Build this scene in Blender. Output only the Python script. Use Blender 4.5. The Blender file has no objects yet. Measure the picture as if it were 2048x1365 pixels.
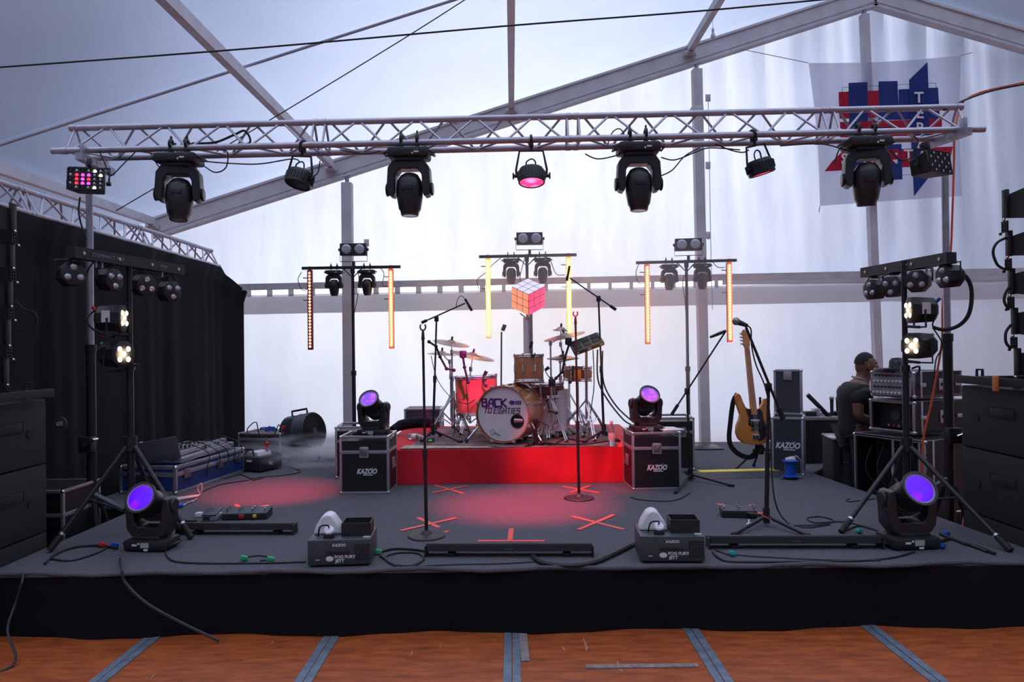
import bpy, bmesh, math, random
from mathutils import Vector, Matrix, Euler
random.seed(7)
R = math.radians
PI = math.pi
col = bpy.context.scene.collection
scn = bpy.context.scene

# ---------------------------------------------------------------- camera
F = 1500.0
CAM = Vector((0, 0, 1.68)); PITCH = R(0.36); ROLL = R(0.7)
cr = Vector((math.cos(ROLL), 0, -math.sin(ROLL)))
cf = Vector((0, math.cos(PITCH), math.sin(PITCH)))
cf = (cf - cr * cf.dot(cr)).normalized()
cu = cr.cross(cf)
cam_d = bpy.data.cameras.new('camera'); cam = bpy.data.objects.new('camera', cam_d); col.objects.link(cam)
cam.matrix_world = Matrix(((cr.x, cu.x, -cf.x, CAM.x), (cr.y, cu.y, -cf.y, CAM.y), (cr.z, cu.z, -cf.z, CAM.z), (0, 0, 0, 1)))
cam_d.sensor_width = 36; cam_d.lens = F / 2048 * 36; cam_d.clip_start = 0.05; cam_d.clip_end = 200
scn.camera = cam
scn.cycles.volume_bounces = 3
def ray(px, py):
    return cf + cr * ((px - 1024) / F) + cu * ((682.5 - py) / F)
def P(px, py, Y):                     # point seen at a pixel, at world depth Y
    d = ray(px, py); return CAM + d * (Y / d.y)
def G(px, py, z):                     # point seen at a pixel, on the level z
    d = ray(px, py); return CAM + d * ((z - CAM.z) / d.z)

# ---------------------------------------------------------------- world: bright overcast sky, brightest low behind the tent
scn.view_settings.view_transform = 'Standard'; scn.view_settings.look = 'None'
scn.view_settings.exposure = 0.25; scn.view_settings.gamma = 1.0; scn.view_settings.use_curve_mapping = False
w = bpy.data.worlds.new('sky'); scn.world = w; w.use_nodes = True
nt = w.node_tree; nt.nodes.clear()
def nn(t, k, **kw):
    n = t.nodes.new(k)
    for a, b in kw.items(): setattr(n, a, b)
    return n
tc = nn(nt, 'ShaderNodeTexCoord'); nrm = nn(nt, 'ShaderNodeVectorMath', operation='NORMALIZE')
dot = nn(nt, 'ShaderNodeVectorMath', operation='DOT_PRODUCT'); dot.inputs[1].default_value = Vector((-0.02, 0.97, 0.2)).normalized()
rp = nn(nt, 'ShaderNodeValToRGB'); bg = nn(nt, 'ShaderNodeBackground'); wo = nn(nt, 'ShaderNodeOutputWorld')
L = nt.links.new
L(tc.outputs['Generated'], nrm.inputs[0]); L(nrm.outputs[0], dot.inputs[0]); L(dot.outputs['Value'], rp.inputs[0])
L(rp.outputs[0], bg.inputs[0]); L(bg.outputs[0], wo.inputs[0])
e = rp.color_ramp.elements
e[0].position = 0.0; e[0].color = (0.03, 0.04, 0.065, 1)
e[1].position = 0.985; e[1].color = (0.95, 0.96, 1.0, 1)
for p_, c_ in ((0.70, (0.035, 0.05, 0.085)), (0.85, (0.055, 0.08, 0.14)), (0.915, (0.36, 0.42, 0.60)), (0.955, (0.74, 0.79, 0.94))):
    m_ = e.new(p_); m_.color = (*c_, 1)
# overcast zenith, brighter than the low side sky
sx_ = nn(nt, 'ShaderNodeSeparateXYZ'); zr = nn(nt, 'ShaderNodeMapRange'); zr.inputs[1].default_value = 0.5; zr.inputs[2].default_value = 0.85
zr.inputs[3].default_value = 0; zr.inputs[4].default_value = 1.0
zc = nn(nt, 'ShaderNodeVectorMath', operation='SCALE'); zc.inputs[0].default_value = (0.92, 0.98, 1.18)
ad = nn(nt, 'ShaderNodeVectorMath', operation='ADD')
L(nrm.outputs[0], sx_.inputs[0]); L(sx_.outputs['Z'], zr.inputs[0]); L(zr.outputs[0], zc.inputs['Scale'])
L(rp.outputs[0], ad.inputs[0]); L(zc.outputs[0], ad.inputs[1]); L(ad.outputs[0], bg.inputs[0])
bg.inputs[1].default_value = 2.2

# ---------------------------------------------------------------- materials
MATS = {}
def mat(name, c, rough=0.6, metal=0.0, em=None, es=0.0, noise=0.0, ns=30, bump=0.0, bs=40, trans=0.0, spec=0.5, coat=0.0):
    if name in MATS: return MATS[name]
    m = bpy.data.materials.new(name); m.use_nodes = True; t = m.node_tree
    b = t.nodes['Principled BSDF']
    b.inputs['Base Color'].default_value = (*c, 1); b.inputs['Roughness'].default_value = rough; b.inputs['Metallic'].default_value = metal
    b.inputs['Specular IOR Level'].default_value = spec
    b.inputs['Coat Weight'].default_value = coat
    if trans: b.inputs['Transmission Weight'].default_value = trans
    if em: b.inputs['Emission Color'].default_value = (*em, 1); b.inputs['Emission Strength'].default_value = es
    if noise or bump:
        co = nn(t, 'ShaderNodeTexCoord')
    if noise:
        n = nn(t, 'ShaderNodeTexNoise'); n.inputs['Scale'].default_value = ns; n.inputs['Detail'].default_value = 6
        t.links.new(co.outputs['Object'], n.inputs['Vector'])
        mr = nn(t, 'ShaderNodeMapRange'); mr.inputs[1].default_value = 0.3; mr.inputs[2].default_value = 0.7
        mr.inputs[3].default_value = 1 - noise; mr.inputs[4].default_value = 1 + noise
        t.links.new(n.outputs[0], mr.inputs[0])
        mx = nn(t, 'ShaderNodeVectorMath', operation='SCALE'); mx.inputs[0].default_value = c
        t.links.new(mr.outputs[0], mx.inputs['Scale']); t.links.new(mx.outputs[0], b.inputs['Base Color'])
    if bump:
        n2 = nn(t, 'ShaderNodeTexNoise'); n2.inputs['Scale'].default_value = bs; t.links.new(co.outputs['Object'], n2.inputs['Vector'])
        bp = nn(t, 'ShaderNodeBump'); bp.inputs['Strength'].default_value = bump; bp.inputs['Distance'].default_value = 0.02
        t.links.new(n2.outputs[0], bp.inputs['Height']); t.links.new(bp.outputs[0], b.inputs['Normal'])
    MATS[name] = m; return m
BLK = mat('black_paint', (0.018, 0.018, 0.021), 0.5, noise=0.15)
BLK2 = mat('black_plastic', (0.022, 0.022, 0.026), 0.38)
STEEL_K = mat('black_steel_tube', (0.02, 0.02, 0.023), 0.42, spec=0.4)
RUB = mat('black_rubber', (0.014, 0.014, 0.015), 0.7)
CAB = mat('cable_rubber', (0.012, 0.012, 0.014), 0.55)
ALU = mat('brushed_aluminium', (0.46, 0.44, 0.50), 0.42, 0.75, noise=0.12, ns=12)
ALU2 = mat('tent_aluminium', (0.62, 0.62, 0.66), 0.5, 0.25, noise=0.1, ns=5)
CHR = mat('chrome', (0.75, 0.75, 0.78), 0.14, 1.0)
EDGE = mat('case_aluminium', (0.55, 0.54, 0.58), 0.35, 0.8, noise=0.08, ns=20)
PANEL = mat('black_laminate', (0.012, 0.012, 0.014), 0.45, noise=0.2, ns=60)
GREYP = mat('grey_laminate', (0.055, 0.06, 0.07), 0.5, noise=0.12, ns=40)
BLUEP = mat('blue_laminate', (0.012, 0.035, 0.16), 0.5, noise=0.4, ns=9)
WHITE = mat('white_plastic', (0.75, 0.75, 0.78), 0.4)
WPAINT = mat('white_print', (0.8, 0.8, 0.82), 0.5)
DKPRINT = mat('dark_print', (0.05, 0.05, 0.055), 0.4)
SUBM = mat('textured_speaker_paint', (0.013, 0.013, 0.015), 0.7, bump=0.3, bs=300)
GRILLE = mat('speaker_grille', (0.008, 0.008, 0.009), 0.6, 0.3)
FOGG = mat('fog_machine_grey', (0.05, 0.06, 0.068), 0.42)
TAPE = mat('red_gaffer_tape', (0.95, 0.10, 0.07), 0.5, noise=0.08, ns=50)
GTAPE = mat('grey_gaffer_tape', (0.24, 0.20, 0.18), 0.6, noise=0.3, ns=30)
REDC = mat('red_carpet_cloth', (0.62, 0.006, 0.02), 0.75, noise=0.18, ns=3, bump=0.35, bs=3)
WOODD = mat('drum_shell_wood', (0.50, 0.19, 0.085), 0.3, noise=0.25, ns=7, coat=0.4)
HEADW = mat('drum_head', (0.78, 0.74, 0.76), 0.35)
BRASS = mat('cymbal_bronze', (0.36, 0.23, 0.18), 0.28, 0.9, noise=0.1, ns=8)
BASSW = mat('bass_body_wood', (0.55, 0.20, 0.045), 0.25, noise=0.22, ns=5, coat=0.6)
MAPLE = mat('maple_neck', (0.60, 0.25, 0.08), 0.3, noise=0.15, ns=9, coat=0.4)
SKIN = mat('skin_brown', (0.17, 0.072, 0.045), 0.45)
SHIRT = mat('black_cotton', (0.02, 0.02, 0.023), 0.85)
BLUE = mat('blue_plastic', (0.01, 0.09, 0.5), 0.4)
TEAL = mat('teal_tape', (0.02, 0.40, 0.36), 0.45)
GREEN = mat('green_tape', (0.03, 0.42, 0.16), 0.45)
YEL = mat('yellow_rubber', (0.80, 0.62, 0.05), 0.5, noise=0.15, ns=25)
ORG = mat('orange_cable', (0.85, 0.11, 0.04), 0.45)
REDP = mat('red_plastic', (0.6, 0.02, 0.03), 0.4)
OSTRAP = mat('orange_strap', (0.65, 0.22, 0.05), 0.7)
GLASSB = mat('clear_bottle_plastic', (0.75, 0.8, 0.85), 0.08, trans=0.85)
LENSG = mat('lens_glass', (0.55, 0.55, 0.62), 0.12, 0.35)
LED_W = mat('warm_led', (1, .8, .5), 0.4, em=(1.0, 0.74, 0.42), es=3.2)
LED_O = mat('orange_led', (1, .5, .2), 0.4, em=(1.0, 0.42, 0.12), es=1.7)
LED_R = mat('red_led', (1, .5, .3), 0.4, em=(1.0, 0.55, 0.42), es=1.15)
LED_Y = mat('yellow_led', (1, .8, .3), 0.4, em=(1.0, 0.78, 0.30), es=1.9)
PURP = mat('violet_lens', (0.05, 0.0, 0.3), 0.3, em=(0.085, 0.0, 0.78), es=0.95)
VIO = mat('magenta_lens', (0.3, 0.1, 0.6), 0.3, em=(0.32, 0.05, 0.75), es=0.85)
PINKL = mat('pink_lens', (1, .1, .5), 0.3, em=(1.0, 0.10, 0.40), es=1.2)
REDL = mat('red_lens', (1, .05, .1), 0.3, em=(1.0, 0.03, 0.06), es=1.6)
MAGL = mat('magenta_led', (1, .05, .8), 0.3, em=(0.9, 0.06, 0.75), es=2.0)
def patchy(m, ca, cb, sc, es):
    t = m.node_tree; b_ = t.nodes['Principled BSDF']; co = nn(t, 'ShaderNodeTexCoord'); v = nn(t, 'ShaderNodeTexVoronoi'); v.inputs['Scale'].default_value = sc
    r_ = nn(t, 'ShaderNodeValToRGB'); r_.color_ramp.elements[0].color = (*ca, 1); r_.color_ramp.elements[1].color = (*cb, 1); r_.color_ramp.elements[0].position = .12; r_.color_ramp.elements[1].position = .5
    t.links.new(co.outputs['Object'], v.inputs['Vector']); t.links.new(v.outputs['Distance'], r_.inputs[0]); t.links.new(r_.outputs[0], b_.inputs['Emission Color'])
patchy(PINKL, (1, .35, .75), (1, .04, .2), 9, 1); patchy(VIO, (.75, .12, .75), (.14, .03, .62), 22, 1); patchy(PURP, (.30, .0, .80), (.085, 0, .80), 11, 1)
LCD = mat('lit_display', (0.10, 0.14, 0.14), 0.3, em=(0.45, 0.6, 0.6), es=0.10)
CABLEW = mat('pink_white_cable', (0.75, 0.55, 0.5), 0.5)
BROWNT = mat('tobacco_hair', (0.012, 0.01, 0.01), 0.8)

def fabric(name, c, trans=0.55, fold_shade_dirt=0.12, scale=(1.6, 1.6, 0.12), thin=0.0, fwd=0.6):
    """PVC canvas: reflects a little, passes scattered daylight forward."""
    m = bpy.data.materials.new(name); m.use_nodes = True; t = m.node_tree; t.nodes.clear()
    out = nn(t, 'ShaderNodeOutputMaterial'); co = nn(t, 'ShaderNodeTexCoord')
    mp = nn(t, 'ShaderNodeMapping'); mp.inputs['Scale'].default_value = scale
    n = nn(t, 'ShaderNodeTexNoise'); n.inputs['Scale'].default_value = 3.0; n.inputs['Detail'].default_value = 5; n.inputs['Roughness'].default_value = 0.55
    t.links.new(co.outputs['Object'], mp.inputs[0]); t.links.new(mp.outputs[0], n.inputs['Vector'])
    mr = nn(t, 'ShaderNodeMapRange'); mr.inputs[1].default_value = 0.32; mr.inputs[2].default_value = 0.68
    mr.inputs[3].default_value = 1 - fold_shade_dirt; mr.inputs[4].default_value = 1.0  # fold shade and canvas dirt put into the colour as stretched noise
    t.links.new(n.outputs[0], mr.inputs[0])
    sc = nn(t, 'ShaderNodeVectorMath', operation='SCALE'); sc.inputs[0].default_value = c
    t.links.new(mr.outputs[0], sc.inputs['Scale'])
    df = nn(t, 'ShaderNodeBsdfDiffuse'); tr = nn(t, 'ShaderNodeBsdfTranslucent'); rf = nn(t, 'ShaderNodeBsdfRefraction')
    rf.inputs['Roughness'].default_value = 0.7; rf.inputs['IOR'].default_value = 1.12
    for q in (df, tr, rf): t.links.new(sc.outputs[0], q.inputs['Color'])
    a = nn(t, 'ShaderNodeMixShader'); a.inputs[0].default_value = fwd
    t.links.new(tr.outputs[0], a.inputs[1]); t.links.new(rf.outputs[0], a.inputs[2])
    b = nn(t, 'ShaderNodeMixShader'); b.inputs[0].default_value = trans
    t.links.new(df.outputs[0], b.inputs[1]); t.links.new(a.outputs[0], b.inputs[2])
    last = b
    if thin:
        tp = nn(t, 'ShaderNodeBsdfTransparent'); c2 = nn(t, 'ShaderNodeMixShader'); c2.inputs[0].default_value = thin
        t.links.new(b.outputs[0], c2.inputs[1]); t.links.new(tp.outputs[0], c2.inputs[2]); last = c2
    t.links.new(last.outputs[0], out.inputs['Surface'])
    MATS[name] = m; return m
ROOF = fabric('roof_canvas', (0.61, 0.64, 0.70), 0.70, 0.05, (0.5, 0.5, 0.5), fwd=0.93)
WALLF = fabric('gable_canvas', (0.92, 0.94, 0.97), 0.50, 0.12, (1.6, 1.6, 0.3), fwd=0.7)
WALLL = fabric('wall_canvas', (0.94, 0.94, 0.92), 0.50, 0.08, (1.2, 1.2, 0.35), fwd=0.7)
VALF = fabric('double_canvas_band', (0.68, 0.67, 0.71), 0.34, 0.06, fwd=0.7)
FLAGW = fabric('flag_cloth', (0.62, 0.62, 0.74), 0.50, 0.06, thin=0.14)
FLAGR = fabric('flag_red', (0.70, 0.05, 0.10), 0.4, 0.05, thin=0.05)
FLAGB = fabric('flag_blue', (0.06, 0.10, 0.36), 0.4, 0.05, thin=0.05)

def carpet_mat():
    m = mat('stage_carpet', (0.115, 0.113, 0.128), 0.95, noise=0.35, ns=180, bump=0.4, bs=400, spec=0.15); return m
CARP = carpet_mat()
SKIRT = mat('black_skirt_cloth', (0.006, 0.006, 0.008), 0.9, bump=0.4, bs=5, spec=0.2)
CURT = mat('black_stage_curtain', (0.012, 0.012, 0.015), 0.9, spec=0.2)
def wood_floor():
    m = bpy.data.materials.new('scuffed_floor_wood'); m.use_nodes = True; t = m.node_tree; b = t.nodes['Principled BSDF']
    co = nn(t, 'ShaderNodeTexCoord')
    mp = nn(t, 'ShaderNodeMapping'); mp.inputs['Scale'].default_value = (1.2, 5, 1)
    n = nn(t, 'ShaderNodeTexNoise'); n.inputs['Scale'].default_value = 4; n.inputs['Detail'].default_value = 10; n.inputs['Roughness'].default_value = 0.65
    t.links.new(co.outputs['Object'], mp.inputs[0]); t.links.new(mp.outputs[0], n.inputs['Vector'])
    r = nn(t, 'ShaderNodeValToRGB'); el = r.color_ramp.elements
    el[0].position = 0.3; el[0].color = (0.20, 0.036, 0.008, 1); el[1].position = 0.72; el[1].color = (0.50, 0.115, 0.024, 1)
    t.links.new(n.outputs[0], r.inputs[0])
    # pale scratches, each with its own shape
    mp2 = nn(t, 'ShaderNodeMapping'); mp2.inputs['Scale'].default_value = (9, 1.1, 1); mp2.inputs['Rotation'].default_value = (0, 0, R(-24))
    n2 = nn(t, 'ShaderNodeTexNoise'); n2.inputs['Scale'].default_value = 2.3; n2.inputs['Detail'].default_value = 3
    t.links.new(co.outputs['Object'], mp2.inputs[0]); t.links.new(mp2.outputs[0], n2.inputs['Vector'])
    r2 = nn(t, 'ShaderNodeValToRGB'); r2.color_ramp.elements[0].position = 0.70; r2.color_ramp.elements[1].position = 0.735
    t.links.new(n2.outputs[0], r2.inputs[0])
    mx = nn(t, 'ShaderNodeMix', data_type='RGBA'); mx.inputs['B'].default_value = (0.42, 0.26, 0.18, 1)
    t.links.new(r2.outputs[0], mx.inputs['Factor']); t.links.new(r.outputs[0], mx.inputs['A']); t.links.new(mx.outputs['Result'], b.inputs['Base Color'])
    b.inputs['Roughness'].default_value = 0.5
    return m
FLOORW = wood_floor()
SEAM = mat('galvanised_strip', (0.20, 0.25, 0.31), 0.45, 0.4, noise=0.25, ns=14)

# ---------------------------------------------------------------- mesh builder
ROOT_M = {}
def catmull(pts, k=6):
    pts = [Vector(p) for p in pts]; out = []
    for i in range(len(pts) - 1):
        p0 = pts[max(i - 1, 0)]; p1 = pts[i]; p2 = pts[i + 1]; p3 = pts[min(i + 2, len(pts) - 1)]
        for j in range(k):
            t = j / k
            out.append(0.5 * ((2 * p1) + (p2 - p0) * t + (2 * p0 - 5 * p1 + 4 * p2 - p3) * t * t + (3 * p1 - p0 - 3 * p2 + p3) * t ** 3))
    out.append(pts[-1]); return out
class MB:
    def __init__(s, M=None): s.bm = bmesh.new(); s.M = M
    def _x(s, vs, M):
        if M is not None:
            for v in vs: v.co = M @ v.co
    def box(s, c, d, M=None, bev=0.0, rot=None):
        r = bmesh.ops.create_cube(s.bm, size=1.0); vs = r['verts']
        T = Matrix.Translation(Vector(c)) @ (Euler(rot).to_matrix().to_4x4() if rot else Matrix()) @ Matrix.Diagonal((d[0], d[1], d[2], 1))
        s._x(vs, T)
        if bev:
            es = list({e for v in vs for e in v.link_edges})
            rr = bmesh.ops.bevel(s.bm, geom=es, offset=bev, segments=2, affect='EDGES', profile=0.5)
            vs = list({v for f in rr['faces'] for v in f.verts} | {v for v in vs if v.is_valid})
        s._x(vs, M); return s
    def cyl(s, a, b, r, r2=None, n=12, caps=True):
        a = Vector(a); b = Vector(b); r2 = r if r2 is None else r2
        d = b - a; q = d.to_track_quat('Z', 'Y').to_matrix()
        A = []; B = []
        for i in range(n):
            t = 2 * PI * i / n; o = q @ Vector((math.cos(t), math.sin(t), 0))
            A.append(s.bm.verts.new(a + o * r)); B.append(s.bm.verts.new(b + o * r2))
        for i in range(n):
            j = (i + 1) % n; s.bm.faces.new((A[i], A[j], B[j], B[i]))
        if caps: s.bm.faces.new(A[::-1]); s.bm.faces.new(B)
        return s
    def tube(s, pts, r, n=6, closed=False, sm=0):
        pts = [Vector(p) for p in pts]
        if sm:
            n0 = len(pts); pts = catmull(pts, sm)
            if isinstance(r, (list, tuple)): r = [r[min(int(i / sm), n0 - 1)] for i in range(len(pts))]
        rings = []; N = len(pts); prev = None
        for i, p in enumerate(pts):
            if closed: d = pts[(i + 1) % N] - pts[i - 1]
            else: d = pts[min(i + 1, N - 1)] - pts[max(i - 1, 0)]
            if d.length < 1e-9: d = Vector((0, 0, 1))
            d.normalize()
            if prev is None:
                u = d.orthogonal().normalized()
            else:
                u = prev - d * prev.dot(d)
                u = u.normalized() if u.length > 1e-6 else d.orthogonal().normalized()
            prev = u; v = d.cross(u)
            rr = r[i] if isinstance(r, (list, tuple)) else r
            rings.append([s.bm.verts.new(p + (u * math.cos(2 * PI * k / n) + v * math.sin(2 * PI * k / n)) * rr) for k in range(n)])
        for i in range(N if closed else N - 1):
            A = rings[i]; B = rings[(i + 1) % N]
            for k in range(n):
                j = (k + 1) % n; s.bm.faces.new((A[k], A[j], B[j], B[k]))
        if not closed: s.bm.faces.new(rings[0][::-1]); s.bm.faces.new(rings[-1])
        return s
    def lathe(s, prof, n=24, M=None, cap=True):
        rings = []
        for r, z in prof:
            rings.append([s.bm.verts.new((max(r, 1e-4) * math.cos(2 * PI * (k + .5) / n), max(r, 1e-4) * math.sin(2 * PI * (k + .5) / n), z)) for k in range(n)])
        for A, B in zip(rings, rings[1:]):
            for k in range(n):
                j = (k + 1) % n; s.bm.faces.new((A[k], A[j], B[j], B[k]))
        if cap: s.bm.faces.new(rings[0][::-1]); s.bm.faces.new(rings[-1])
        s._x([v for g in rings for v in g], M); return s
    def prism(s, poly, y0, y1, M=None):
        A = [s.bm.verts.new((x, y0, z)) for x, z in poly]; B = [s.bm.verts.new((x, y1, z)) for x, z in poly]
        n = len(poly)
        for i in range(n):
            j = (i + 1) % n; s.bm.faces.new((A[i], A[j], B[j], B[i]))
        s.bm.faces.new(A[::-1]); s.bm.faces.new(B)
        s._x(A + B, M); return s
    def loft(s, A, B):                    # slab between two 3-D outlines
        A = [s.bm.verts.new(p) for p in A]; B = [s.bm.verts.new(p) for p in B]; n = len(A)
        for i in range(n):
            j = (i + 1) % n; s.bm.faces.new((A[i], A[j], B[j], B[i]))
        s.bm.faces.new(A[::-1]); s.bm.faces.new(B); return s
    def sph(s, c, r, sc=(1, 1, 1), n=12, M=None):
        q = bmesh.ops.create_uvsphere(s.bm, u_segments=n, v_segments=max(6, n // 2 + 2), radius=r)['verts']
        s._x(q, Matrix.Translation(Vector(c)) @ Matrix.Diagonal((*sc, 1))); s._x(q, M); return s
    def grid(s, fn, nu, nv, thick=None):
        g = [[s.bm.verts.new(fn(i / nu, j / nv)) for j in range(nv + 1)] for i in range(nu + 1)]
        for i in range(nu):
            for j in range(nv): s.bm.faces.new((g[i][j], g[i + 1][j], g[i + 1][j + 1], g[i][j + 1]))
        return s
    def text(s, body, size, M, ext=0.001, shear=0.0, sx=1.0, align='CENTER', off=0.0, sp=1.0):
        c = bpy.data.curves.new('t', 'FONT'); c.body = body; c.size = size; c.extrude = ext; c.shear = shear
        c.align_x = align; c.align_y = 'CENTER'; c.resolution_u = 3; c.offset = off; c.space_character = sp
        o = bpy.data.objects.new('t', c); col.objects.link(o)
        dg = bpy.context.evaluated_depsgraph_get(); me = bpy.data.meshes.new_from_object(o.evaluated_get(dg))
        me.transform(M @ Matrix.Diagonal((sx, 1, 1, 1))); s.bm.from_mesh(me)
        bpy.data.objects.remove(o); bpy.data.curves.remove(c); bpy.data.meshes.remove(me); return s
    def obj(s, name, material, parent=None, world=False, smooth=True, solid=0.0):
        bmesh.ops.recalc_face_normals(s.bm, faces=s.bm.faces[:]) if not solid else None
        me = bpy.data.meshes.new(name); s.bm.to_mesh(me); s.bm.free()
        if world and parent is not None: me.transform(ROOT_M[parent.name].inverted())
        me.materials.append(material)
        if smooth:
            me.polygons.foreach_set('use_smooth', [True] * len(me.polygons)); me.set_sharp_from_angle(angle=0.65)
        o = bpy.data.objects.new(name, me); col.objects.link(o)
        if parent is not None: o.parent = parent
        return o
    def single(s, name, material, label, cat, group=None, smooth=True, kind=None):
        bmesh.ops.recalc_face_normals(s.bm, faces=s.bm.faces[:])
        xs = [v.co for v in s.bm.verts]
        c = Vector(((min(v.x for v in xs) + max(v.x for v in xs)) / 2, (min(v.y for v in xs) + max(v.y for v in xs)) / 2, min(v.z for v in xs)))
        for v in s.bm.verts: v.co -= c
        o = s.obj(name, material, None, smooth=smooth); o.location = c
        tag(o, label, cat, group, kind); return o
def tag(o, label=None, cat=None, group=None, kind=None):
    if label: o['label'] = label
    if cat: o['category'] = cat
    if group: o['group'] = group
    if kind: o['kind'] = kind
def thing(name, label, cat, loc=(0, 0, 0), rot=(0, 0, 0), group=None, scale=1.0, kind=None):
    o = bpy.data.objects.new(name, None); col.objects.link(o); o.empty_display_size = 0.1
    o.location = loc; o.rotation_euler = rot; o.scale = (scale,) * 3
    tag(o, label, cat, group, kind)
    ROOT_M[o.name] = Matrix.Translation(Vector(loc)) @ Euler(rot).to_matrix().to_4x4() @ Matrix.Scale(scale, 4)
    return o
def dup(root, loc=None, rot=None, label=None, group=None, scale=None):
    r = root.copy(); col.objects.link(r)
    if loc is not None: r.location = loc
    if rot is not None: r.rotation_euler = rot
    if scale is not None: r.scale = (scale,) * 3
    if label: r['label'] = label
    if group: r['group'] = group
    def rec(a, b):
        for ch in list(a.children):
            c = ch.copy(); col.objects.link(c); c.parent = b; rec(ch, c)
    rec(root, r)
    return r
def child(root, name):
    for c in root.children:
        if c.name.split('.')[0] == name: return c
        for g in c.children:
            if g.name.split('.')[0] == name: return g
def setmat(o, m):                          # own copy of the mesh with another material
    o.data = o.data.copy(); o.data.materials[0] = m
def rotM(loc, rot=(0, 0, 0)): return Matrix.Translation(Vector(loc)) @ Euler(rot).to_matrix().to_4x4()
TXT = rotM((0, 0, 0), (PI / 2, 0, 0))      # text plane facing -Y
def cable(name, pts, r, label, group=None, m=None, sm=6, cat='cable'):
    return MB().tube(pts, r, 6, sm=sm).single(name, m or CAB, label, cat, group)
S = 0.37      # stage level
RZ = 0.70     # drum riser level
WY = 10.3     # gable wall depth

GLY = {'A': [[(0, 0), (.12, .6), (.5, 1), (1, 1), (1, 0)], [(.1, .4), (1, .4)]], 'B': [[(0, 0), (0, 1), (.85, 1), (.95, .8), (.8, .55), (0, .55)], [(.8, .55), (1, .4), (1, .1), (.9, 0), (0, 0)]], 'C': [[(1, 1), (.15, 1), (0, .85), (0, .15), (.15, 0), (1, 0)]],
       'K': [[(0, 0), (0, 1)], [(1, 1), (.1, .5), (1, 0)]], 'T': [[(0, 1), (1, 1)], [(.5, 1), (.5, 0)]], 'O': [[(0, 0), (0, 1), (1, 1), (1, 0), (-.08, 0)]], 'E': [[(1, 1), (0, 1), (0, 0), (1, 0)], [(0, .52), (.85, .52)]], 'I': [[(.5, 0), (.5, 1)]],
       'G': [[(1, 1), (.1, 1), (0, .9), (0, 0), (1, 0), (1, .45), (.55, .45)]], 'H': [[(0, 0), (0, 1)], [(1, 0), (1, 1)], [(0, .5), (1, .5)]], 'S': [[(1, 1), (0, 1), (0, .52), (1, .52), (1, 0), (0, 0)]], 'Z': [[(0, 1), (1, 1), (0, 0), (1, 0)]]}
def strokes(mb, txt, h, M, asp=.62, wt=.2, slant=.15, gap=.22, align='c', th=.0015):
    '''block lettering made of flat bars, in the xz plane of M'''
    cw = h * asp; sp_ = cw + h * (gap + wt * .6); adv = [(sp_ * .45 if c_ == 'I' else sp_) for c_ in txt]; tot = sum(adv) - h * gap
    x = -tot / 2 if align == 'c' else 0
    for c_, a_ in zip(txt, adv):
        wch = a_ - h * (gap + wt * .6); y0 = 0
        for pl in GLY[c_]:
            for (xa, za), (xb, zb) in zip(pl, pl[1:]):
                if c_ == 'I': xa = xb = .5
                if c_ == 'O': xa, xb = max(xa, 0), max(xb, 0)
                pa = Vector((x + xa * (cw if c_ != 'I' else wch), 0, (za - .5) * h)); pb = Vector((x + xb * (cw if c_ != 'I' else wch), 0, (zb - .5) * h))
                pa.x += slant * pa.z; pb.x += slant * pb.z; d = (pb - pa).normalized(); n_ = Vector((-d.z, 0, d.x)) * h * wt / 2; d *= h * wt / 2
                q = [pa - d - n_, pb + d - n_, pb + d + n_, pa - d + n_]
                mb.loft([M @ (v + Vector((0, th, 0))) for v in q], [M @ v for v in q])
        x += a_

# ================================================================ THE TENT
AX, AZ, SL = P(1735, 0, WY).x, 6.42, 0.309
def roof_z(x): return AZ - SL * abs(x - AX)
XL, XR = AX - 12.2, AX + 12.2
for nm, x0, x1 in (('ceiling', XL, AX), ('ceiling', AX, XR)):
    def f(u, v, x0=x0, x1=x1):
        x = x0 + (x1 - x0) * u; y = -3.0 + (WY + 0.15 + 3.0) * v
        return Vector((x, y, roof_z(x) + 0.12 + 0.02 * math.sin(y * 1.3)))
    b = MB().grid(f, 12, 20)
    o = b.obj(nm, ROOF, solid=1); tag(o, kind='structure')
    for p in o.data.polygons:
        pass
# make canvas normals face the inside of the tent
def face_in(o, d):
    me = o.data; bm = bmesh.new(); bm.from_mesh(me)
    for f in bm.faces: f.normal_update()
    bmesh.ops.reverse_faces(bm, faces=[f for f in bm.faces if f.normal.dot(Vector(d)) < 0]); bm.to_mesh(me); bm.free()
    me.polygons.foreach_set('use_smooth', [True] * len(me.polygons))
for o in [o for o in col.objects if o.name.startswith('ceiling')]: face_in(o, (0, 0, -1))
# gable wall, upper sheet (soft vertical drape), real slits at the lacing line, then the lower sheet
_ra = P(470, 575, WY - .22); _rc = P(2040, 543, WY - .22)
railz = lambda x: _ra.z + (x - _ra.x) * (_rc.z - _ra.z) / (_rc.x - _ra.x)
def up(u, v):
    x = XL + (XR - XL) * u; zt = roof_z(x) + 0.1; zb = railz(x) - 0.02
    z = zb + (zt - zb) * v
    amp = 0.012 + 0.06 * v * max(0, min(1, (x - 0.5) / 3.0))
    return Vector((x, WY + amp * math.sin(x * 9 + 1.3 * math.sin(x * 2.2) + 0.6 * z) + 0.3 * amp * math.sin(x * 23 + z), z))
o = MB().grid(up, 420, 12).obj('wall_back', WALLF, solid=1); tag(o, kind='structure'); face_in(o, (0, -1, 0))
def low(u, v):
    x = XL + (XR - XL) * u; z = -0.05 + (railz(x) - 0.12 + 0.05) * v
    return Vector((x, WY + 0.02 * math.sin(x * 4 + math.sin(z * 2)) + 0.03, z))
o = MB().grid(low, 160, 8).obj('wall_back', WALLL, solid=1); tag(o, kind='structure'); face_in(o, (0, -1, 0))
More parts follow.
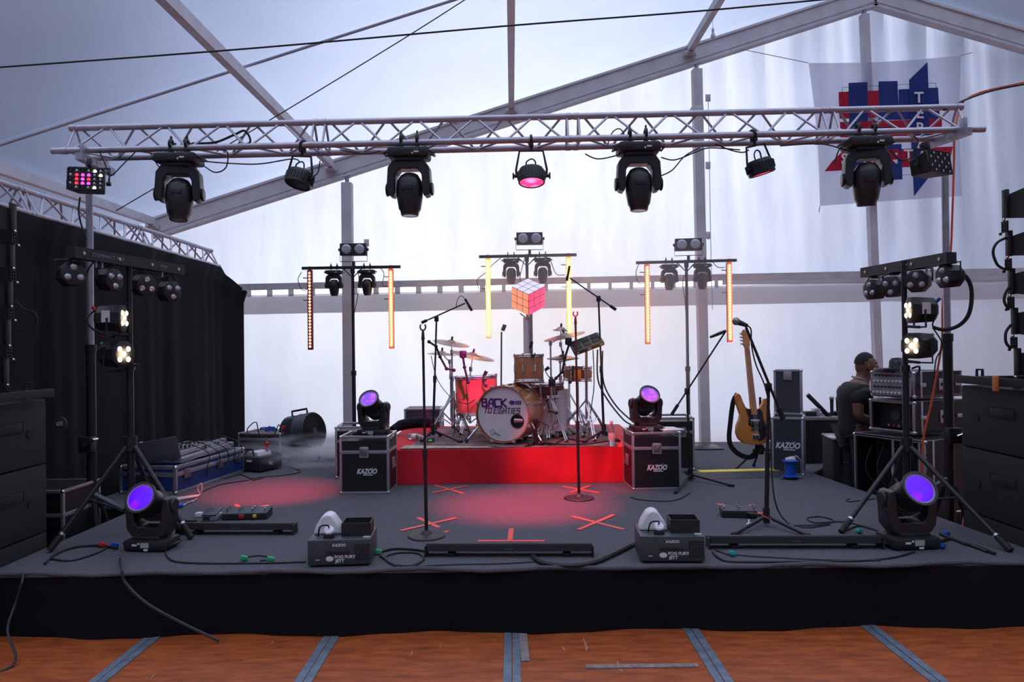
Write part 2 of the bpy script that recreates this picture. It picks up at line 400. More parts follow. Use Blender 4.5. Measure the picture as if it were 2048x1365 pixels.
def band(u, v):
    x = XL + (XR - XL) * u; z = railz(x) - 0.36 + 0.265 * v
    return Vector((x, WY - 0.015 + 0.004 * math.sin(x * 7), z))
o = MB().grid(band, 160, 2).obj('wall_back', VALF, solid=1); tag(o, kind='structure'); face_in(o, (0, -1, 0))
b = MB(); x = -3.9
while x < 2.85:
    b.box((x, WY - 0.01, railz(x) - 0.07), (0.05 if int(x * 10) % 3 else 0.075, 0.008, 0.10)); x += 0.292
b.box((-8.7, WY - .01, railz(0) - .06), (9.4, .008, .13)); b.box((8.2, WY - .01, railz(8.2) - .06), (10.6, .008, .14))
o = b.obj('trim_1', VALF); tag(o, kind='structure')
for nm, x in (('wall_left', XL), ('wall_right', XR)):
    o = MB().grid(lambda u, v, x=x: Vector((x, -3 + (WY + 3) * u, 2.9 * v)), 6, 4).obj(nm, WALLL, solid=1); tag(o, kind='structure'); face_in(o, (1 if x < 0 else -1, 0, 0))
# floor boards and galvanised joints
o = MB().box((0, 4.5, -0.05), (26, 17, 0.1)).obj('floor', FLOORW, smooth=False); tag(o, kind='structure')
o.data.transform(Matrix.Translation((0, 0, 0)))
k = 2
for i in range(-5, 6):
    xc = -0.02 + 1.05 * i
    b = MB(); b.box((xc - 0.024, 2.2, 0.002), (0.042, 8.5, 0.006)); b.box((xc + 0.024, 2.2, 0.003), (0.042, 8.5, 0.006))
    o = b.obj('trim_%d' % k, SEAM, smooth=False); tag(o, kind='structure'); k += 1

# tent frame: rafters (channel section), purlins, columns, rail
def beam(a, b_, wdt, hgt, up_=(0, 0, 1), lip=0.0, mb=None):
    a = Vector(a); b_ = Vector(b_); d = (b_ - a).normalized(); u = Vector(up_); s_ = d.cross(u).normalized(); u = s_.cross(d)
    mb = mb or MB(); L_ = (b_ - a).length
    M = Matrix((( d.x, s_.x, u.x, a.x), (d.y, s_.y, u.y, a.y), (d.z, s_.z, u.z, a.z), (0, 0, 0, 1)))
    mb.box((L_ / 2, 0, 0), (L_, wdt, hgt), M)
    if lip:
        mb.box((L_ / 2, 0, hgt / 2), (L_, wdt + 2 * lip, 0.03), M); mb.box((L_ / 2, 0, -hgt / 2), (L_, wdt + 2 * lip, 0.03), M)
        mb.box((L_ / 2, 0, -hgt * 0.28), (L_, wdt + lip, 0.02), M)
    return mb
RY = WY - 0.17
beam((XL + 2.4, RY, roof_z(XL + 2.4) - 0.08), (AX, RY, AZ - 0.08), 0.10, 0.24, lip=0.02).single('tent_rafter', ALU2, 'long grey aluminium tent rafter rising from the left behind the lights to the ridge', 'beam')
beam((AX, RY, AZ - 0.08), (XR - 2.4, RY, roof_z(XR - 2.4) - 0.08), 0.10, 0.24, lip=0.02).single('tent_rafter', ALU2, 'grey aluminium tent rafter falling from the ridge to the top right corner', 'beam')
pur = [(-4.80, 'grey roof purlin nearest the left edge, running above the black curtain truss'),
       (-2.40, 'grey roof purlin slanting down behind the left part of the lighting truss'),
       (0.03, 'grey roof purlin hanging straight down towards the middle of the rafter'),
       (2.44, 'short grey roof purlin with a light bulb hanging beside it')]
for x, lb in pur:
    b = beam((x, -1.0, roof_z(x) - 0.0), (x, RY - 0.02, roof_z(x) - 0.0), 0.075, 0.10)
    b.box((x, RY - 0.1, roof_z(x) - 0.07), (0.16, 0.05, 0.06)); b.cyl((x - .06, RY - .13, roof_z(x) - .07), (x + .06, RY - .13, roof_z(x) - .07), .014, n=8)
    b.single('roof_purlin', ALU2, lb, 'beam')
def column(px_top, py_top, px_bot, wd, lb, step=None):
    a = P(px_top, py_top, RY - 0.03); x2 = P(px_bot, 880, RY - 0.03).x
    t = thing('tent_column', lb, 'column', (x2, RY - 0.03, 0))
    beam((x2, RY - 0.03, 0), (a.x, RY - 0.03, a.z - 0.1), wd, wd, up_=(0, 1, 0)).obj('upright', ALU2, t, world=True)
    b = MB().cyl((a.x, RY - .03, a.z - .12), (a.x, RY - .03, a.z + .02), 0.028, n=10); b.box((a.x, RY - .03, a.z + 0.0), (0.09, 0.06, 0.05))
    b.obj('joint_pin', ALU, t, world=True)
    if step: 
        c = P(px_top, step, RY - .03); MB().box((c.x, RY - .03, c.z - .05), (wd + .03, wd + .03, 0.1), bev=.006).obj('collar', ALU2, t, world=True)
    return t
column(694, 352, 699, 0.135, 'grey tent column behind the left lighting T-stand')
column(1393, 125, 1410, 0.125, 'tall grey tent column behind the right lighting T-stand', 215)
t_ = column(1728, 15, 1762, 0.10, 'grey tent column rising behind the banner to the ridge')
# horizontal rail
b = MB(); a = P(430, 576, RY - 0.05); c = P(2080, 542, RY - 0.05)
beam(a, c, 0.05, 0.085, mb=b); b.single('wall_rail', ALU2, 'grey horizontal tent rail across the back wall at curtain lacing height', 'rail')
# roof cables, strap and bulb
def on_roof(px, py, off=-0.02):
    d = ray(px, py); t = (AZ + 0.12 + off - SL * AX - CAM.z) / (d.z - SL * d.x); return CAM + d * t
a = on_roof(-30, 300); c = on_roof(930, -7)
b = MB(); beam(a, c, 0.035, 0.012, mb=b); b.single('roof_strap', mat('grey_webbing', (0.42, 0.45, 0.55), .8), 'pale grey strap crossing the roof canvas from left edge upwards to the right', 'strap')  # strip under the canvas, paled to read as the outer strap's shade
cable('roof_cable', [P(-60, 139, 5.0), P(500, 97, 5.05), P(1000, 53, 5.1), P(1400, 22, 5.1), P(1720, -8, 5.1)], 0.006, 'long black cable strung nearly level across the top of the tent')
cable('roof_cable', [P(960, -20, 6.6), P(800, 82, 6.7), P(540, 240, 6.9), P(232, 422, 7.2)], 0.005, 'thin black cable dropping steeply from top middle to the curtain truss')
t = thing('light_bulb', 'white light bulb hanging from the purlin near the top right', 'bulb', P(1426, 76, 9.2))
M0 = Matrix.Translation(P(1426, 70, 9.2))
MB().lathe([(0.002, -.055), (.02, -.05), (.031, -.03), (.028, -.005), (.014, .03), (.012, .035)], 16, M0).obj('glass', WHITE, t, world=True)
MB().lathe([(.013, .033), (.016, .04), (.016, .075), (.006, .09)], 12, M0).obj('socket', WHITE, t, world=True)
MB().tube([P(1426, 58, 9.2), P(1425, 42, 9.2), P(1431, 24, 9.25)], .003).obj('cord', WHITE, t, world=True)
# hanging hooks on the wall by the columns
for px, y0, y1, lb in ((1416, 190, 450, 'thin white pull cord with hook plates beside the tall right column'), (733, 480, 500, 'small white hook plate beside the left blinder lamp')):
    t = thing('cord_hook', lb, 'hook', P(px, y0, WY - .02))
    for yy in ((y0, y0 + 135, y0 + 275) if y1 > 500 or y1 == 450 else (y0,)):
        q = P(px, yy + 6, WY - .018); MB().box(q, (.07, .008, .10), bev=.003).obj('plate', WHITE, t, world=True)
        MB().tube([q + Vector((0, -.01, .03)), q + Vector((.012, -.03, 0)), q + Vector((0, -.02, -.06)), q + Vector((-.012, -.02, -.03))], .005, sm=3).obj('hook', EDGE, t, world=True)
    if y1 == 450: MB().tube([P(px, y0, WY - .07), P(px + 3, 330, WY - .07), P(px + 5, 470, WY - .07), P(px + 9, 620, WY - .07)], .005, sm=4).obj('cord', WHITE, t, world=True)

# banner
t = thing('banner', 'pale banner with red and blue block emblem hanging on the right gable', 'banner', P(1780, 400, 9.95))
BY = 9.95
def bq(px, py, dy=0.0):
    return P(px, py, BY + 0.02 * math.sin((px - 1600) * 0.045) + 0.008 * math.sin(py * .05) - dy)
def bl(u, v):
    tl, tr, br, blc = (1617, 126), (1922, 111), (1924, 392), (1640, 412)
    x = (1 - v) * ((1 - u) * tl[0] + u * tr[0]) + v * ((1 - u) * blc[0] + u * br[0])
    y = (1 - v) * ((1 - u) * tl[1] + u * tr[1]) + v * ((1 - u) * blc[1] + u * br[1])
    x += 5 * math.sin(v * PI) * (1 - 2 * u) * (1 if u < .5 else .8) ; y += 5 * math.sin(u * PI) * (1 - v)
    return bq(x, y)
o = MB().grid(bl, 48, 36).obj('cloth', FLAGW, t, world=True, solid=1); face_in(o, (0, -1, 0))
def bpoly(pts, m, dy, name='printed_shape'):
    # subdivided thin printed patch lying on the cloth
    b = MB(); A = [bq(x, y, dy) for x, y in pts]; B = [bq(x, y, dy + .0015) for x, y in pts]; b.loft(B, A)
    b.obj(name, m, t, world=True, smooth=False)
bpoly([(1697, 166), (1735, 164), (1737, 340), (1700, 342)], FLAGB, .026, 'blue_block')
bpoly([(1677, 184), (1758, 181), (1758, 214), (1758, 235), (1679, 238)], FLAGR, .030, 'red_block')
bpoly([(1680, 244), (1884, 238), (1884, 276), (1681, 283)], FLAGR, .029, 'red_block')
bpoly([(1757, 163), (1795, 162), (1797, 210), (1797, 240), (1757, 240)], FLAGB, .034, 'blue_block')
bpoly([(1797, 179), (1876, 175), (1880, 238), (1797, 240)], FLAGB, .033, 'blue_block')
bpoly([(1818, 160), (1855, 124), (1857, 175), (1860, 352), (1828, 393), (1822, 280)], FLAGB, .037, 'blue_spike')
bpoly([(1649, 343), (1664, 323), (1684, 304), (1906, 293), (1899, 325), (1900, 330)], FLAGR, .032, 'red_block')
bpoly([(1760, 290), (1803, 288), (1805, 359), (1762, 361)], FLAGB, .036, 'blue_block')
b = MB()
for a_, c_ in (((1684, 175), (1690, 238)), ((1684, 175), (1871, 166)), ((1871, 166), (1873, 178)), ((1690, 238), (1686, 260)), ((1690, 356), (1868, 347))):
    b.tube([bq(*a_, dy=.042), bq(*c_, dy=.042)], .003, 4)
b.obj('printed_outline', DKPRINT, t, world=True)
b = MB()
for ch, x, y in (('T', 1838, 196), ('E', 1840, 227), ('R', 1841, 257), ('R', 1842, 287), ('A', 1845, 314), ('S', 1689, 319), ('A', 1737, 318), ('N', 1785, 318), ('T', 1817, 311)):
    b.text(ch, 0.20, Matrix.Translation(bq(x, y, .045)) @ TXT, .001, off=0.004)
b.obj('lettering', WPAINT, t, world=True, smooth=False)
for q0, q1 in ((P(1480, 98, 9.97), P(1617, 126, 9.95)), (P(1922, 111, 9.95), P(1945, 105, 9.97)), (P(1640, 412, 9.95), P(1638, 425, 9.97))):
    MB().tube([q0, q1], .005, 5).obj('tie_cord', mat('grey_cord', (.3, .3, .32), .8), t, world=True)

# ================================================================ STAGE
t = thing('stage_platform', 'low black stage platform covered with dark grey carpet and black front skirt', 'stage', (0, 4.42, 0))
out = [(-3.12, 4.42), (3.22, 4.42), (3.13, 5.9), (3.05, 6.7), (2.99, 7.5), (3.35, 8.0), (3.6, 9.95), (-3.66, 9.95), (-3.66, 6.3), (-3.12, 6.3)]
b = MB(); b.loft([(x, y, S - .02) for x, y in out], [(x, y, S) for x, y in out]); b.obj('carpet_deck', CARP, t, world=True, smooth=False)
b = MB()
rail_pts = [(-3.66, 6.3), (-3.12, 6.3), (-3.11, 4.44), (3.18, 4.44), (3.08, 5.9), (3.0, 6.7), (2.95, 7.45)]
dense = []
for a_, c_ in zip(rail_pts, rail_pts[1:]):
    n = max(2, int((Vector(c_) - Vector(a_)).length / 0.04))
    for i in range(n): dense.append((Vector(a_).lerp(Vector(c_), i / n), (Vector(c_) - Vector(a_)).normalized()))
def skirt(u, v):
    p, d = dense[min(int(u * (len(dense) - 1)), len(dense) - 1)]; nrm_ = Vector((d.y, -d.x))
    w_ = (0.012 + .02 * (1 - v)) * math.sin(p.x * 5 + p.y * 3) + .006 * math.sin(p.x * 17)
    q = p + nrm_ * (w_ + 0.02 + .02 * (1 - v)); return Vector((q.x, q.y, 0.004 + (S - 0.02) * v))
MB().grid(skirt, len(dense) - 1, 5).obj('skirt', SKIRT, t, world=True)
b = MB(); b.tube([(x * 0.062 - 3.1, 4.415 + .012 * math.sin(x * .35) + .005 * math.sin(x * 1.7), S - 0.002 + .006 * math.sin(x * .5)) for x in range(102)], .013, 8)
b.obj('carpet_edge', CARP, t, world=True)

# grey tape on the floor
b = MB(); 
def strip(mb, a, c, wdt, th=.0025, lift=0.0):
    a = Vector(a); c = Vector(c); d = (c - a).normalized(); n_ = Vector((-d.y, d.x, 0)) * wdt / 2; z = Vector((0, 0, th)); l = Vector((0, 0, lift))
    mb.loft([a - n_ + l, c - n_ + l, c + n_ + l, a + n_ + l], [a - n_ + z + l, c - n_ + z + l, c + n_ + z + l, a + n_ + z + l])
b = MB(); strip(b, G(1172, 1336, .0), G(1396, 1333, 0), .042, .007); b.single('floor_tape', GTAPE, 'long grey tape strip lying across the wooden floor panel', 'tape', smooth=False)
b = MB(); strip(b, G(1046, 1266, .0), G(1051, 1325, 0), .045, .007); b.single('floor_tape', GTAPE, 'short pale tape strip beside the middle floor joint', 'tape', smooth=False)
# red stage marks
marks = [([(870, 971.6, 926.6, 987.6), (864, 987, 935, 973)], 'red tape cross in front of the riser, left one by the flight case'),
         ([(1127, 974, 1198, 986.6), (1180, 972.7, 1142, 986.6)], 'red tape cross behind the middle round-base stand'),
         ([(835, 1036, 878, 1056), (801.6, 1063, 912, 1037.6)], 'red tape cross under the left round-base stand'),
         ([(955.4, 1083, 1089, 1083), (1023, 1059, 1019.7, 1083)], 'red tape T mark behind the middle light batten'),
         ([(1145, 1034, 1247.6, 1060), (1228, 1031, 1156, 1061.5)], 'red tape cross on open carpet right of centre'),
         ([(1434.6, 1009, 1526.5, 1029), (1506, 1011, 1487, 1020)], 'red tape cross behind the right pedalboard'),
         ([(472, 1010, 483, 1021), (474.5, 1022, 537, 1012)], 'red tape cross behind the left pedalboard')]
for segs, lb in marks:
    p0 = G((segs[0][0] + segs[0][2]) / 2, (segs[0][1] + segs[0][3]) / 2, S)
    t = thing('tape_mark', lb, 'tape mark', p0, group=None)
    for i, (a_, b_, c_, d_) in enumerate(segs):
        b = MB(); strip(b, G(a_, b_, S), G(c_, d_, S), .036, .002, .0012 + .002 * i); b.obj('tape_strip', TAPE, t, world=True, smooth=False)
b = MB(); strip(b, G(889, 1066, S), G(897, 1063, S), .03, .002, .001); b.single('tape_mark', TAPE, 'tiny scrap of red tape by the left round stand base', 'tape mark', smooth=False)

# ================================================================ TRUSSES
def truss(name, label, A, B, segs, h=0.21, wdt=0.24, cr_=0.025, br_=0.0095, step=0.235, ext=(0, 0), group=None, flip=1):
    A = Vector(A); B = Vector(B); d = (B - A).normalized(); s_ = Vector((0, 0, 1)).cross(d).normalized(); u = d.cross(s_)
    t = thing(name, label, 'truss', A, group=group)
    M = Matrix(((d.x, s_.x, u.x, A.x), (d.y, s_.y, u.y, A.y), (d.z, s_.z, u.z, A.z), (0, 0, 0, 1)))
    Lt = (B - A).length; tot = sum(segs); x0 = 0
    lo0, lo1, top = (0, 0, 0), (0, wdt, 0), (0, wdt / 2, h)
    for i, sg in enumerate(segs):
        x1 = x0 + sg / tot * Lt; b = MB()
        def q(x, ch): return M @ Vector((x, ch[1], ch[2]))
        for ch in (lo0, lo1, top):
            xa = x0 - (ext[0] if i == 0 and ch is lo0 else 0); xb = x1 + (ext[1] if i == len(segs) - 1 and ch is lo0 else 0)
            b.cyl(q(xa, ch), q(xb, ch), cr_, n=12)
            b.cyl(q(x0 + .01, ch), q(x0 + .05, ch), cr_ * 1.14, n=12); b.cyl(q(x1 - .05, ch), q(x1 - .01, ch), cr_ * 1.14, n=12)
        for xx in (x0 + .045, x1 - .045):
            for c0, c1 in ((lo0, top), (lo1, top), (lo0, lo1)): b.cyl(q(xx, c0), q(xx, c1), br_, n=6)
        n = max(2, 2 * round((x1 - x0 - .12) / step / 2)); st = (x1 - x0 - .14) / n
        for k_ in range(n):
            xa = x0 + .07 + k_ * st; xb = xa + st
            for c0, c1, ph in ((lo0, top, 0), (lo1, top, 1), (lo0, lo1, 0)):
                lo_, hi_ = (c0, c1) if (k_ + ph) % 2 == 0 else (c1, c0)
                b.cyl(q(xa + .012, lo_), q(xb - .012, hi_), br_, n=6)
        b.obj('truss_section', ALU, t, world=True); x0 = x1
    return t, M, Lt
TA = P(122, 302, 5.80); TB = P(1945, 259, 5.70)
tr, TM, TL = truss('lighting_truss', 'long triangular aluminium lighting truss spanning above the whole stage front', TA, TB, [2.05, 2.05, 2.05, 1.08], ext=(.07, .09))
def on_truss(px, rear=0):          # point under front chord
    f_ = (px - 122) / (1945 - 122); q = TA.lerp(TB, f_); return q + Vector((0, .24 * rear, 0))
st, SM_, _ = truss('curtain_truss', 'silver truss along the left carrying the black curtain', (-3.73, 4.0, 2.76), (-3.73, 9.6, 2.74), [1, 1, 1], h=0.2, wdt=.2, cr_=.022, step=.2)

# curtain
def curtain(u, v):
    y = 4.0 + 6.15 * u; z = S * 0 + 2.72 * v + .01
    if u > .9: z *= 1 - (u - .9) * 1.0 * v
    fold = .018 * math.sin(y * 7 + 1.8 * math.sin(y * 2.3)) + .007 * math.sin(y * 19 + v + 2 * math.sin(y * 4))
    dx = fold * (1.1 - .5 * v) + (0.0 if u < .93 else (u - .93) * 1.6)
    return Vector((-3.74 + dx + (0.05 if v > .99 else 0), y, z))
o = MB().grid(curtain, 240, 14).single('stage_curtain', CURT, 'black curtain hanging from the truss along the left of the stage', 'curtain')
sd = o.modifiers.new('thick', 'SOLIDIFY'); sd.thickness = .006

# truss towers
def tower(px, Y, lb, silver_y):
    top = P(px, 318, Y); x = top.x; side = -1 if px < 1024 else 1
    t = thing('truss_tower', lb, 'stand', (x, Y, 0))
    zs = P(px, silver_y, Y).z
    MB().cyl((x, Y, zs - .05), (x, Y, top.z), .026, n=14).obj('inner_mast', ALU, t, world=True)
    b = MB().cyl((x, Y, .05), (x, Y, zs), .036, n=14); b.cyl((x, Y, zs - .06), (x, Y, zs), .042, n=14); b.obj('outer_mast', STEEL_K, t, world=True)
    for a_ in (45, 135, 225, 315):
        d = Vector((math.cos(R(a_)), math.sin(R(a_)), 0)); b = MB(); b.tube([Vector((x, Y, .55)) + d * .04, Vector((x, Y, .28)) + d * .12, Vector((x, Y, .02)) + d * .2], .018, 8); b.obj('leg', STEEL_K, t, world=True)
    b = MB(); a_ = P(px - 20 if side < 0 else px + 48, 312 if side < 0 else 262, Y - .22); c_ = P(px + 45 if side < 0 else px - 30, 345 if side < 0 else 290, Y + .20)
    beam(a_, c_, .06, .055, mb=b); b.box(a_.lerp(c_, .12) + Vector((0, 0, .05)), (.02, .07, .12), bev=.003); b.box(a_.lerp(c_, .85) + Vector((0, 0, .03)), (.02, .07, .08), bev=.003)
    b.obj('support_arm', ALU, t, world=True)
    b = MB().box(a_.lerp(c_, .5) + Vector((0, -.034, 0)), (.06, .006, .045)); b.obj('label_plate', mat('amber_sticker', (.55, .36, .06), .5) if side < 0 else ALU2, t, world=True)
    MB().box((x + side * .0, Y - .06, .95), (.10, .08, .12), bev=.01).obj('winch', STEEL_K, t, world=True)
    MB().tube([(x, Y - .11, .95), (x + .12, Y - .13, 1.0), (x + .12, Y - .2, 1.0)], .009, 6).obj('crank', CHR, t, world=True)
    return t
tower(178, 5.92, 'silver and black telescopic mast holding the left end of the truss', 690)
tower(1889, 5.82, 'silver and black telescopic mast holding the right end of the truss', 668)

# ================================================================ MOVING HEADS
def head_profile(kind):
    if kind == 'beam': return [(.05, -.135), (.085, -.12), (.1, -.05), (.104, 0), (.096, .05), (.1, .12), (.112, .15), (.112, .165), (.098, .165), (.098, .15)]
    return [(.045, -.12), (.07, -.105), (.098, -.06), (.104, 0), (.10, .06), (.085, .15), (.072, .17), (.066, .2), (.05, .2)]
def moving_head(name, kind, hang, label, loc, rot, tilt, pan=0, scale=1.0, lens=None, group=None):
    t = thing(name, label, 'moving head light', loc, rot, group=group, scale=scale)
    o0 = 0.045 if hang else 0
    b = MB().box((0, 0, .045 + o0), (.31, .22, .075), bev=.02); b.box((0, 0, .092 + o0), (.2, .17, .03), bev=.008)
    if not hang:
        for sx in (-1, 1):
            for sy in (-1, 1): b.cyl((sx * .11, sy * .07, 0), (sx * .11, sy * .07, .012), .015, n=8)
    for sx in (-1, 1): b.tube([(sx * .155, -.05, .03 + o0), (sx * .185, -.05, .045 + o0), (sx * .185, .05, .045 + o0), (sx * .155, .05, .03 + o0)], .009, 6)
    base = b.obj('base', BLK, t)
    b = MB().box((.01, -.112, .05 + o0), (.06, .004, .035)); b.obj('display', LCD if not hang else BLK2, base)
    b = MB().box((-.065, -.112, .05 + o0), (.035, .003, .012)); b.box((-.035, -.112, .06 + o0), (.012, .003, .012)); b.box((.02, -.113, .018), (.03, .004, .012)) if not hang else None
    b.obj('logo', WPAINT, base)
    u = [(-.155, .15), (-.12, .1), (.12, .1), (.155, .15), (.165, .3), (.15, .36), (.115, .37), (.104, .33), (.1, .21), (.07, .165), (-.07, .165), (-.1, .21), (-.104, .33), (-.115, .37), (-.15, .36), (-.165, .3)]
    piv = bpy.data.objects
    b = MB(); b.prism([(x, z + o0) for x, z in u], -.065, .065); 
    for sx in (-1, 1): b.cyl((sx * .16, 0, .31 + o0), (sx * .178, 0, .31 + o0), .05, n=16)
    yk = b.obj('yoke', BLK2, t); yk.rotation_euler = (0, 0, pan)
    bv = yk.modifiers.new('b', 'BEVEL'); bv.width = .008; bv.segments = 2
    n = 28 if kind == 'beam' else 10
    b = MB().lathe(head_profile(kind), n, Matrix.Diagonal((.98, 1, 1, 1)))
    if kind != 'beam': b.box((0, -.098, -.0), (.08, .012, .05), bev=.004)
    else:
        for k_ in range(5): b.lathe([(.101, -.05 + k_ * .014), (.106, -.047 + k_ * .014), (.101, -.044 + k_ * .014)], n, cap=False)
    hd = b.obj('head', BLK2, yk); hd.location = (0, 0, .31 + o0); hd.rotation_euler = (tilt, 0, 0)
    if kind == 'beam':
        b = MB().lathe([(0.0, .152), (.05, .156), (.086, .153), (.087, .149)], 28)
    else: b = MB().lathe([(.0, .2), (.05, .202), (.05, .198)], 20)
    l = b.obj('lens', lens or LENSG, t); l.parent = t
    # the lens sits in the head: same transform chain, one level under the thing
    l.matrix_local = Euler((0, 0, pan)).to_matrix().to_4x4() @ Matrix.Translation((0, 0, .31 + o0)) @ Euler((tilt, 0, 0)).to_matrix().to_4x4()
    if kind == 'beam':
        r_ = MB().lathe([(.086, .15), (.086, .156), (.099, .158), (.099, .15)], 28, cap=False).obj('lens_rim', mat('frosted_rim', (.25, .2, .36), .4, em=(.12, .08, .25), es=.25), hd)
    if hang:
        for sx in (-1, 1):
            b = MB().tube([(sx * .05 + .02 * math.cos(a_), .018 * 0 + .0 + .027 * math.sin(a_) * 0, .0) for a_ in (0, 1)], .001, 4) if False else MB()
            b.box((sx * .06, 0, .02), (.03, .05, .03), bev=.004)
            b.tube([(sx * .06, .032 * math.cos(R(a_)), -.028 + .032 * math.sin(R(a_))) for a_ in range(0, 361, 30)], .012, 6)
            b.cyl((sx * .06, .04, -.03), (sx * .06, .075, -.055), .008, n=6); b.box((sx * .06, .0, -.07), (.012, .02, .04), bev=.002)
            b.obj('clamp', BLK, t)
    return t
# standing on the stage front and on the cases: root yaw turns them
MHP = mat('dummy_none', (0, 0, 0))
moving_head('moving_head', 'beam', False, 'black moving head with glowing violet lens on the stage floor at left', G(290, 1106, S) + Vector((0, .1, 0)), (0, 0, R(-6)), R(60), 0, .93, PURP)
moving_head('moving_head', 'beam', False, 'black moving head with glowing violet lens on the stage floor at right', G(1832, 1102, S) + Vector((0, .1, 0)), (0, 0, R(5)), R(58), 0, 1.0, PURP)

# hanging ones on the lighting truss (flipped by a half turn about Y)
hz = -0.0
for i, (px, lb, pn, tl) in enumerate([(362, 'black moving head hanging first from the left under the truss, pointing down', -.15, .16),
                                   (826, 'black moving head hanging under the truss above the left of the drums', .05, .05),
                                   (1283, 'black moving head hanging under the truss right of the middle pink lamp', .0, .05),
                                   (1735, 'black moving head hanging under the truss in front of the banner', .2, -.12)]):
    q = on_truss(px) + Vector((0, 0.0, -.0))
    moving_head('moving_head', 'spot', True, lb, q + Vector((0, 0.12 * 0, -.0)), (0, PI, 0 if i else R(0)), tl, pn, 1.02, None)

# ================================================================ ROUND WASH LAMPS ON THE TRUSS
def wash(px, py, lb, tilt, yaw, lens, roll=0):
    q = on_truss(px); c = P(px, py, q.y)
    t = thing('wash_lamp', lb, 'stage lamp', q, (0, roll, yaw))
    dz = (c.z - q.z)
    b = MB(); b.box((0, 0, -.04), (.035, .05, .03), bev=.004); b.tube([(0, .032 * math.cos(R(a_)), .032 * math.sin(R(a_))) for a_ in range(0, 361, 30)], .011, 6)
    b.cyl((0, 0, -.05), (0, 0, -.09), .012); b.obj('clamp', BLK, t)
    MB().tube([(-.115, 0, dz), (-.118, 0, dz + .05), (-.09, 0, -.085), (.09, 0, -.085), (.118, 0, dz + .05), (.115, 0, dz)], .009, 6).obj('bracket', BLK, t)
    M = rotM((0, 0, dz), (tilt, 0, 0))
    b = MB().lathe([(.06, .06), (.09, .055), (.1, .03), (.103, -.03), (.103, -.055), (.095, -.06), (.09, -.05)], 24, M)
    for k_ in range(24):
        a_ = 2 * PI * k_ / 24; b.box((.104 * math.cos(a_), .104 * math.sin(a_), 0), (.012, .004, .06), M @ Matrix.Rotation(0, 4, 'Z'))
    for sx in (-1, 1): b.cyl((sx * .1, 0, dz), (sx * .135, 0, dz), .014, n=8); b.box((sx * .14, 0, dz), (.012, .012, .05), bev=.003)
    b.obj('housing', BLK2, t)
    b = MB()
    b.lathe([(0, -.056), (.09, -.052), (.09, -.048)], 24, M)
    b.obj('lens', lens, t)
    MB().tube([(-.03, 0, dz + .05), (-.04, -.01, dz + .1), (0, 0, dz + .13), (.03, 0, dz + .11), (.03, 0, dz + .06)], .006, 6, sm=4).obj('power_lead', CAB, t)
    return t
wash(612, 357, 'round black stage lamp tilted on the truss between the two left moving heads', R(-18), R(-25), BLK2, R(8))
wash(1070, 352, 'round black stage lamp with glowing pink lens hanging at the middle of the truss', R(-13), 0, PINKL)
wash(1511, 335, 'round black stage lamp tilted sideways on the right half of the truss', R(-4), R(24), REDL, R(-16))
# derby effect lamps
def derby(px, py, Y, lb, yaw, lit):
    c = P(px, py, Y); t = thing('effect_lamp', lb, 'stage lamp', c, (R(-8), 0, yaw))
    b = MB(); A = [(-.13, -.08, -.08), (.13, -.08, -.08), (.13, -.08, .085), (-.13, -.08, .085)]; B = [(-.09, .09, -.055), (.09, .09, -.055), (.09, .09, .06), (-.09, .09, .06)]
    b.loft(A, B); o = b.obj('housing', GREYP if lit else BLK, t)
    bv = o.modifiers.new('b', 'BEVEL'); bv.width = .006
    b = MB()
    for i in range(7): b.box((-.12 + .04 * i, -.086, .002), (.006, .012, .165))
    for i in range(6): b.box((0, -.086, -.078 + .032 * i), (.25, .012, .006))
    b.obj('grid', BLK, t)
    k_ = 0
    for i in range(6):
        for j in range(5):
            m = BLK2
            if lit: m = {1: REDL, 2: MAGL, 3: MAGL if j % 2 else REDL}.get(i, BLK2) if j in (1, 2, 3) else BLK2
            if lit and i >= 4: m = LED_W if (i + j) % 4 == 0 else LENSG
            if m is BLK2: m = LENSG if (i + j) % 2 else BLK2
            x, z = -.10 + .04 * i, -.062 + .032 * j
            MB().lathe([(.0, .012), (.009, .009), (.013, 0)], 8, rotM((x, -.081, z), (PI / 2, 0, 0))).obj('lens', m, t)
    b = MB().tube([(-.135, 0, 0), (-.14, 0, .12), (.14, 0, .12), (.135, 0, 0)], .008, 6); b.box((0, 0, .16), (.03, .05, .06), bev=.004); b.obj('bracket', BLK, t)
    for sx in (-1, 1): MB().cyl((sx * .12, 0, 0), (sx * .15, 0, 0), .016, n=8).obj('knob', BLK, t)
derby(178, 367, 5.62, 'box shaped effect lamp glowing red and magenta below the left end of the truss', R(14), True)
derby(1858, 333, 5.5, 'box shaped effect lamp with dark lens grid below the right end of the truss', R(28), False)

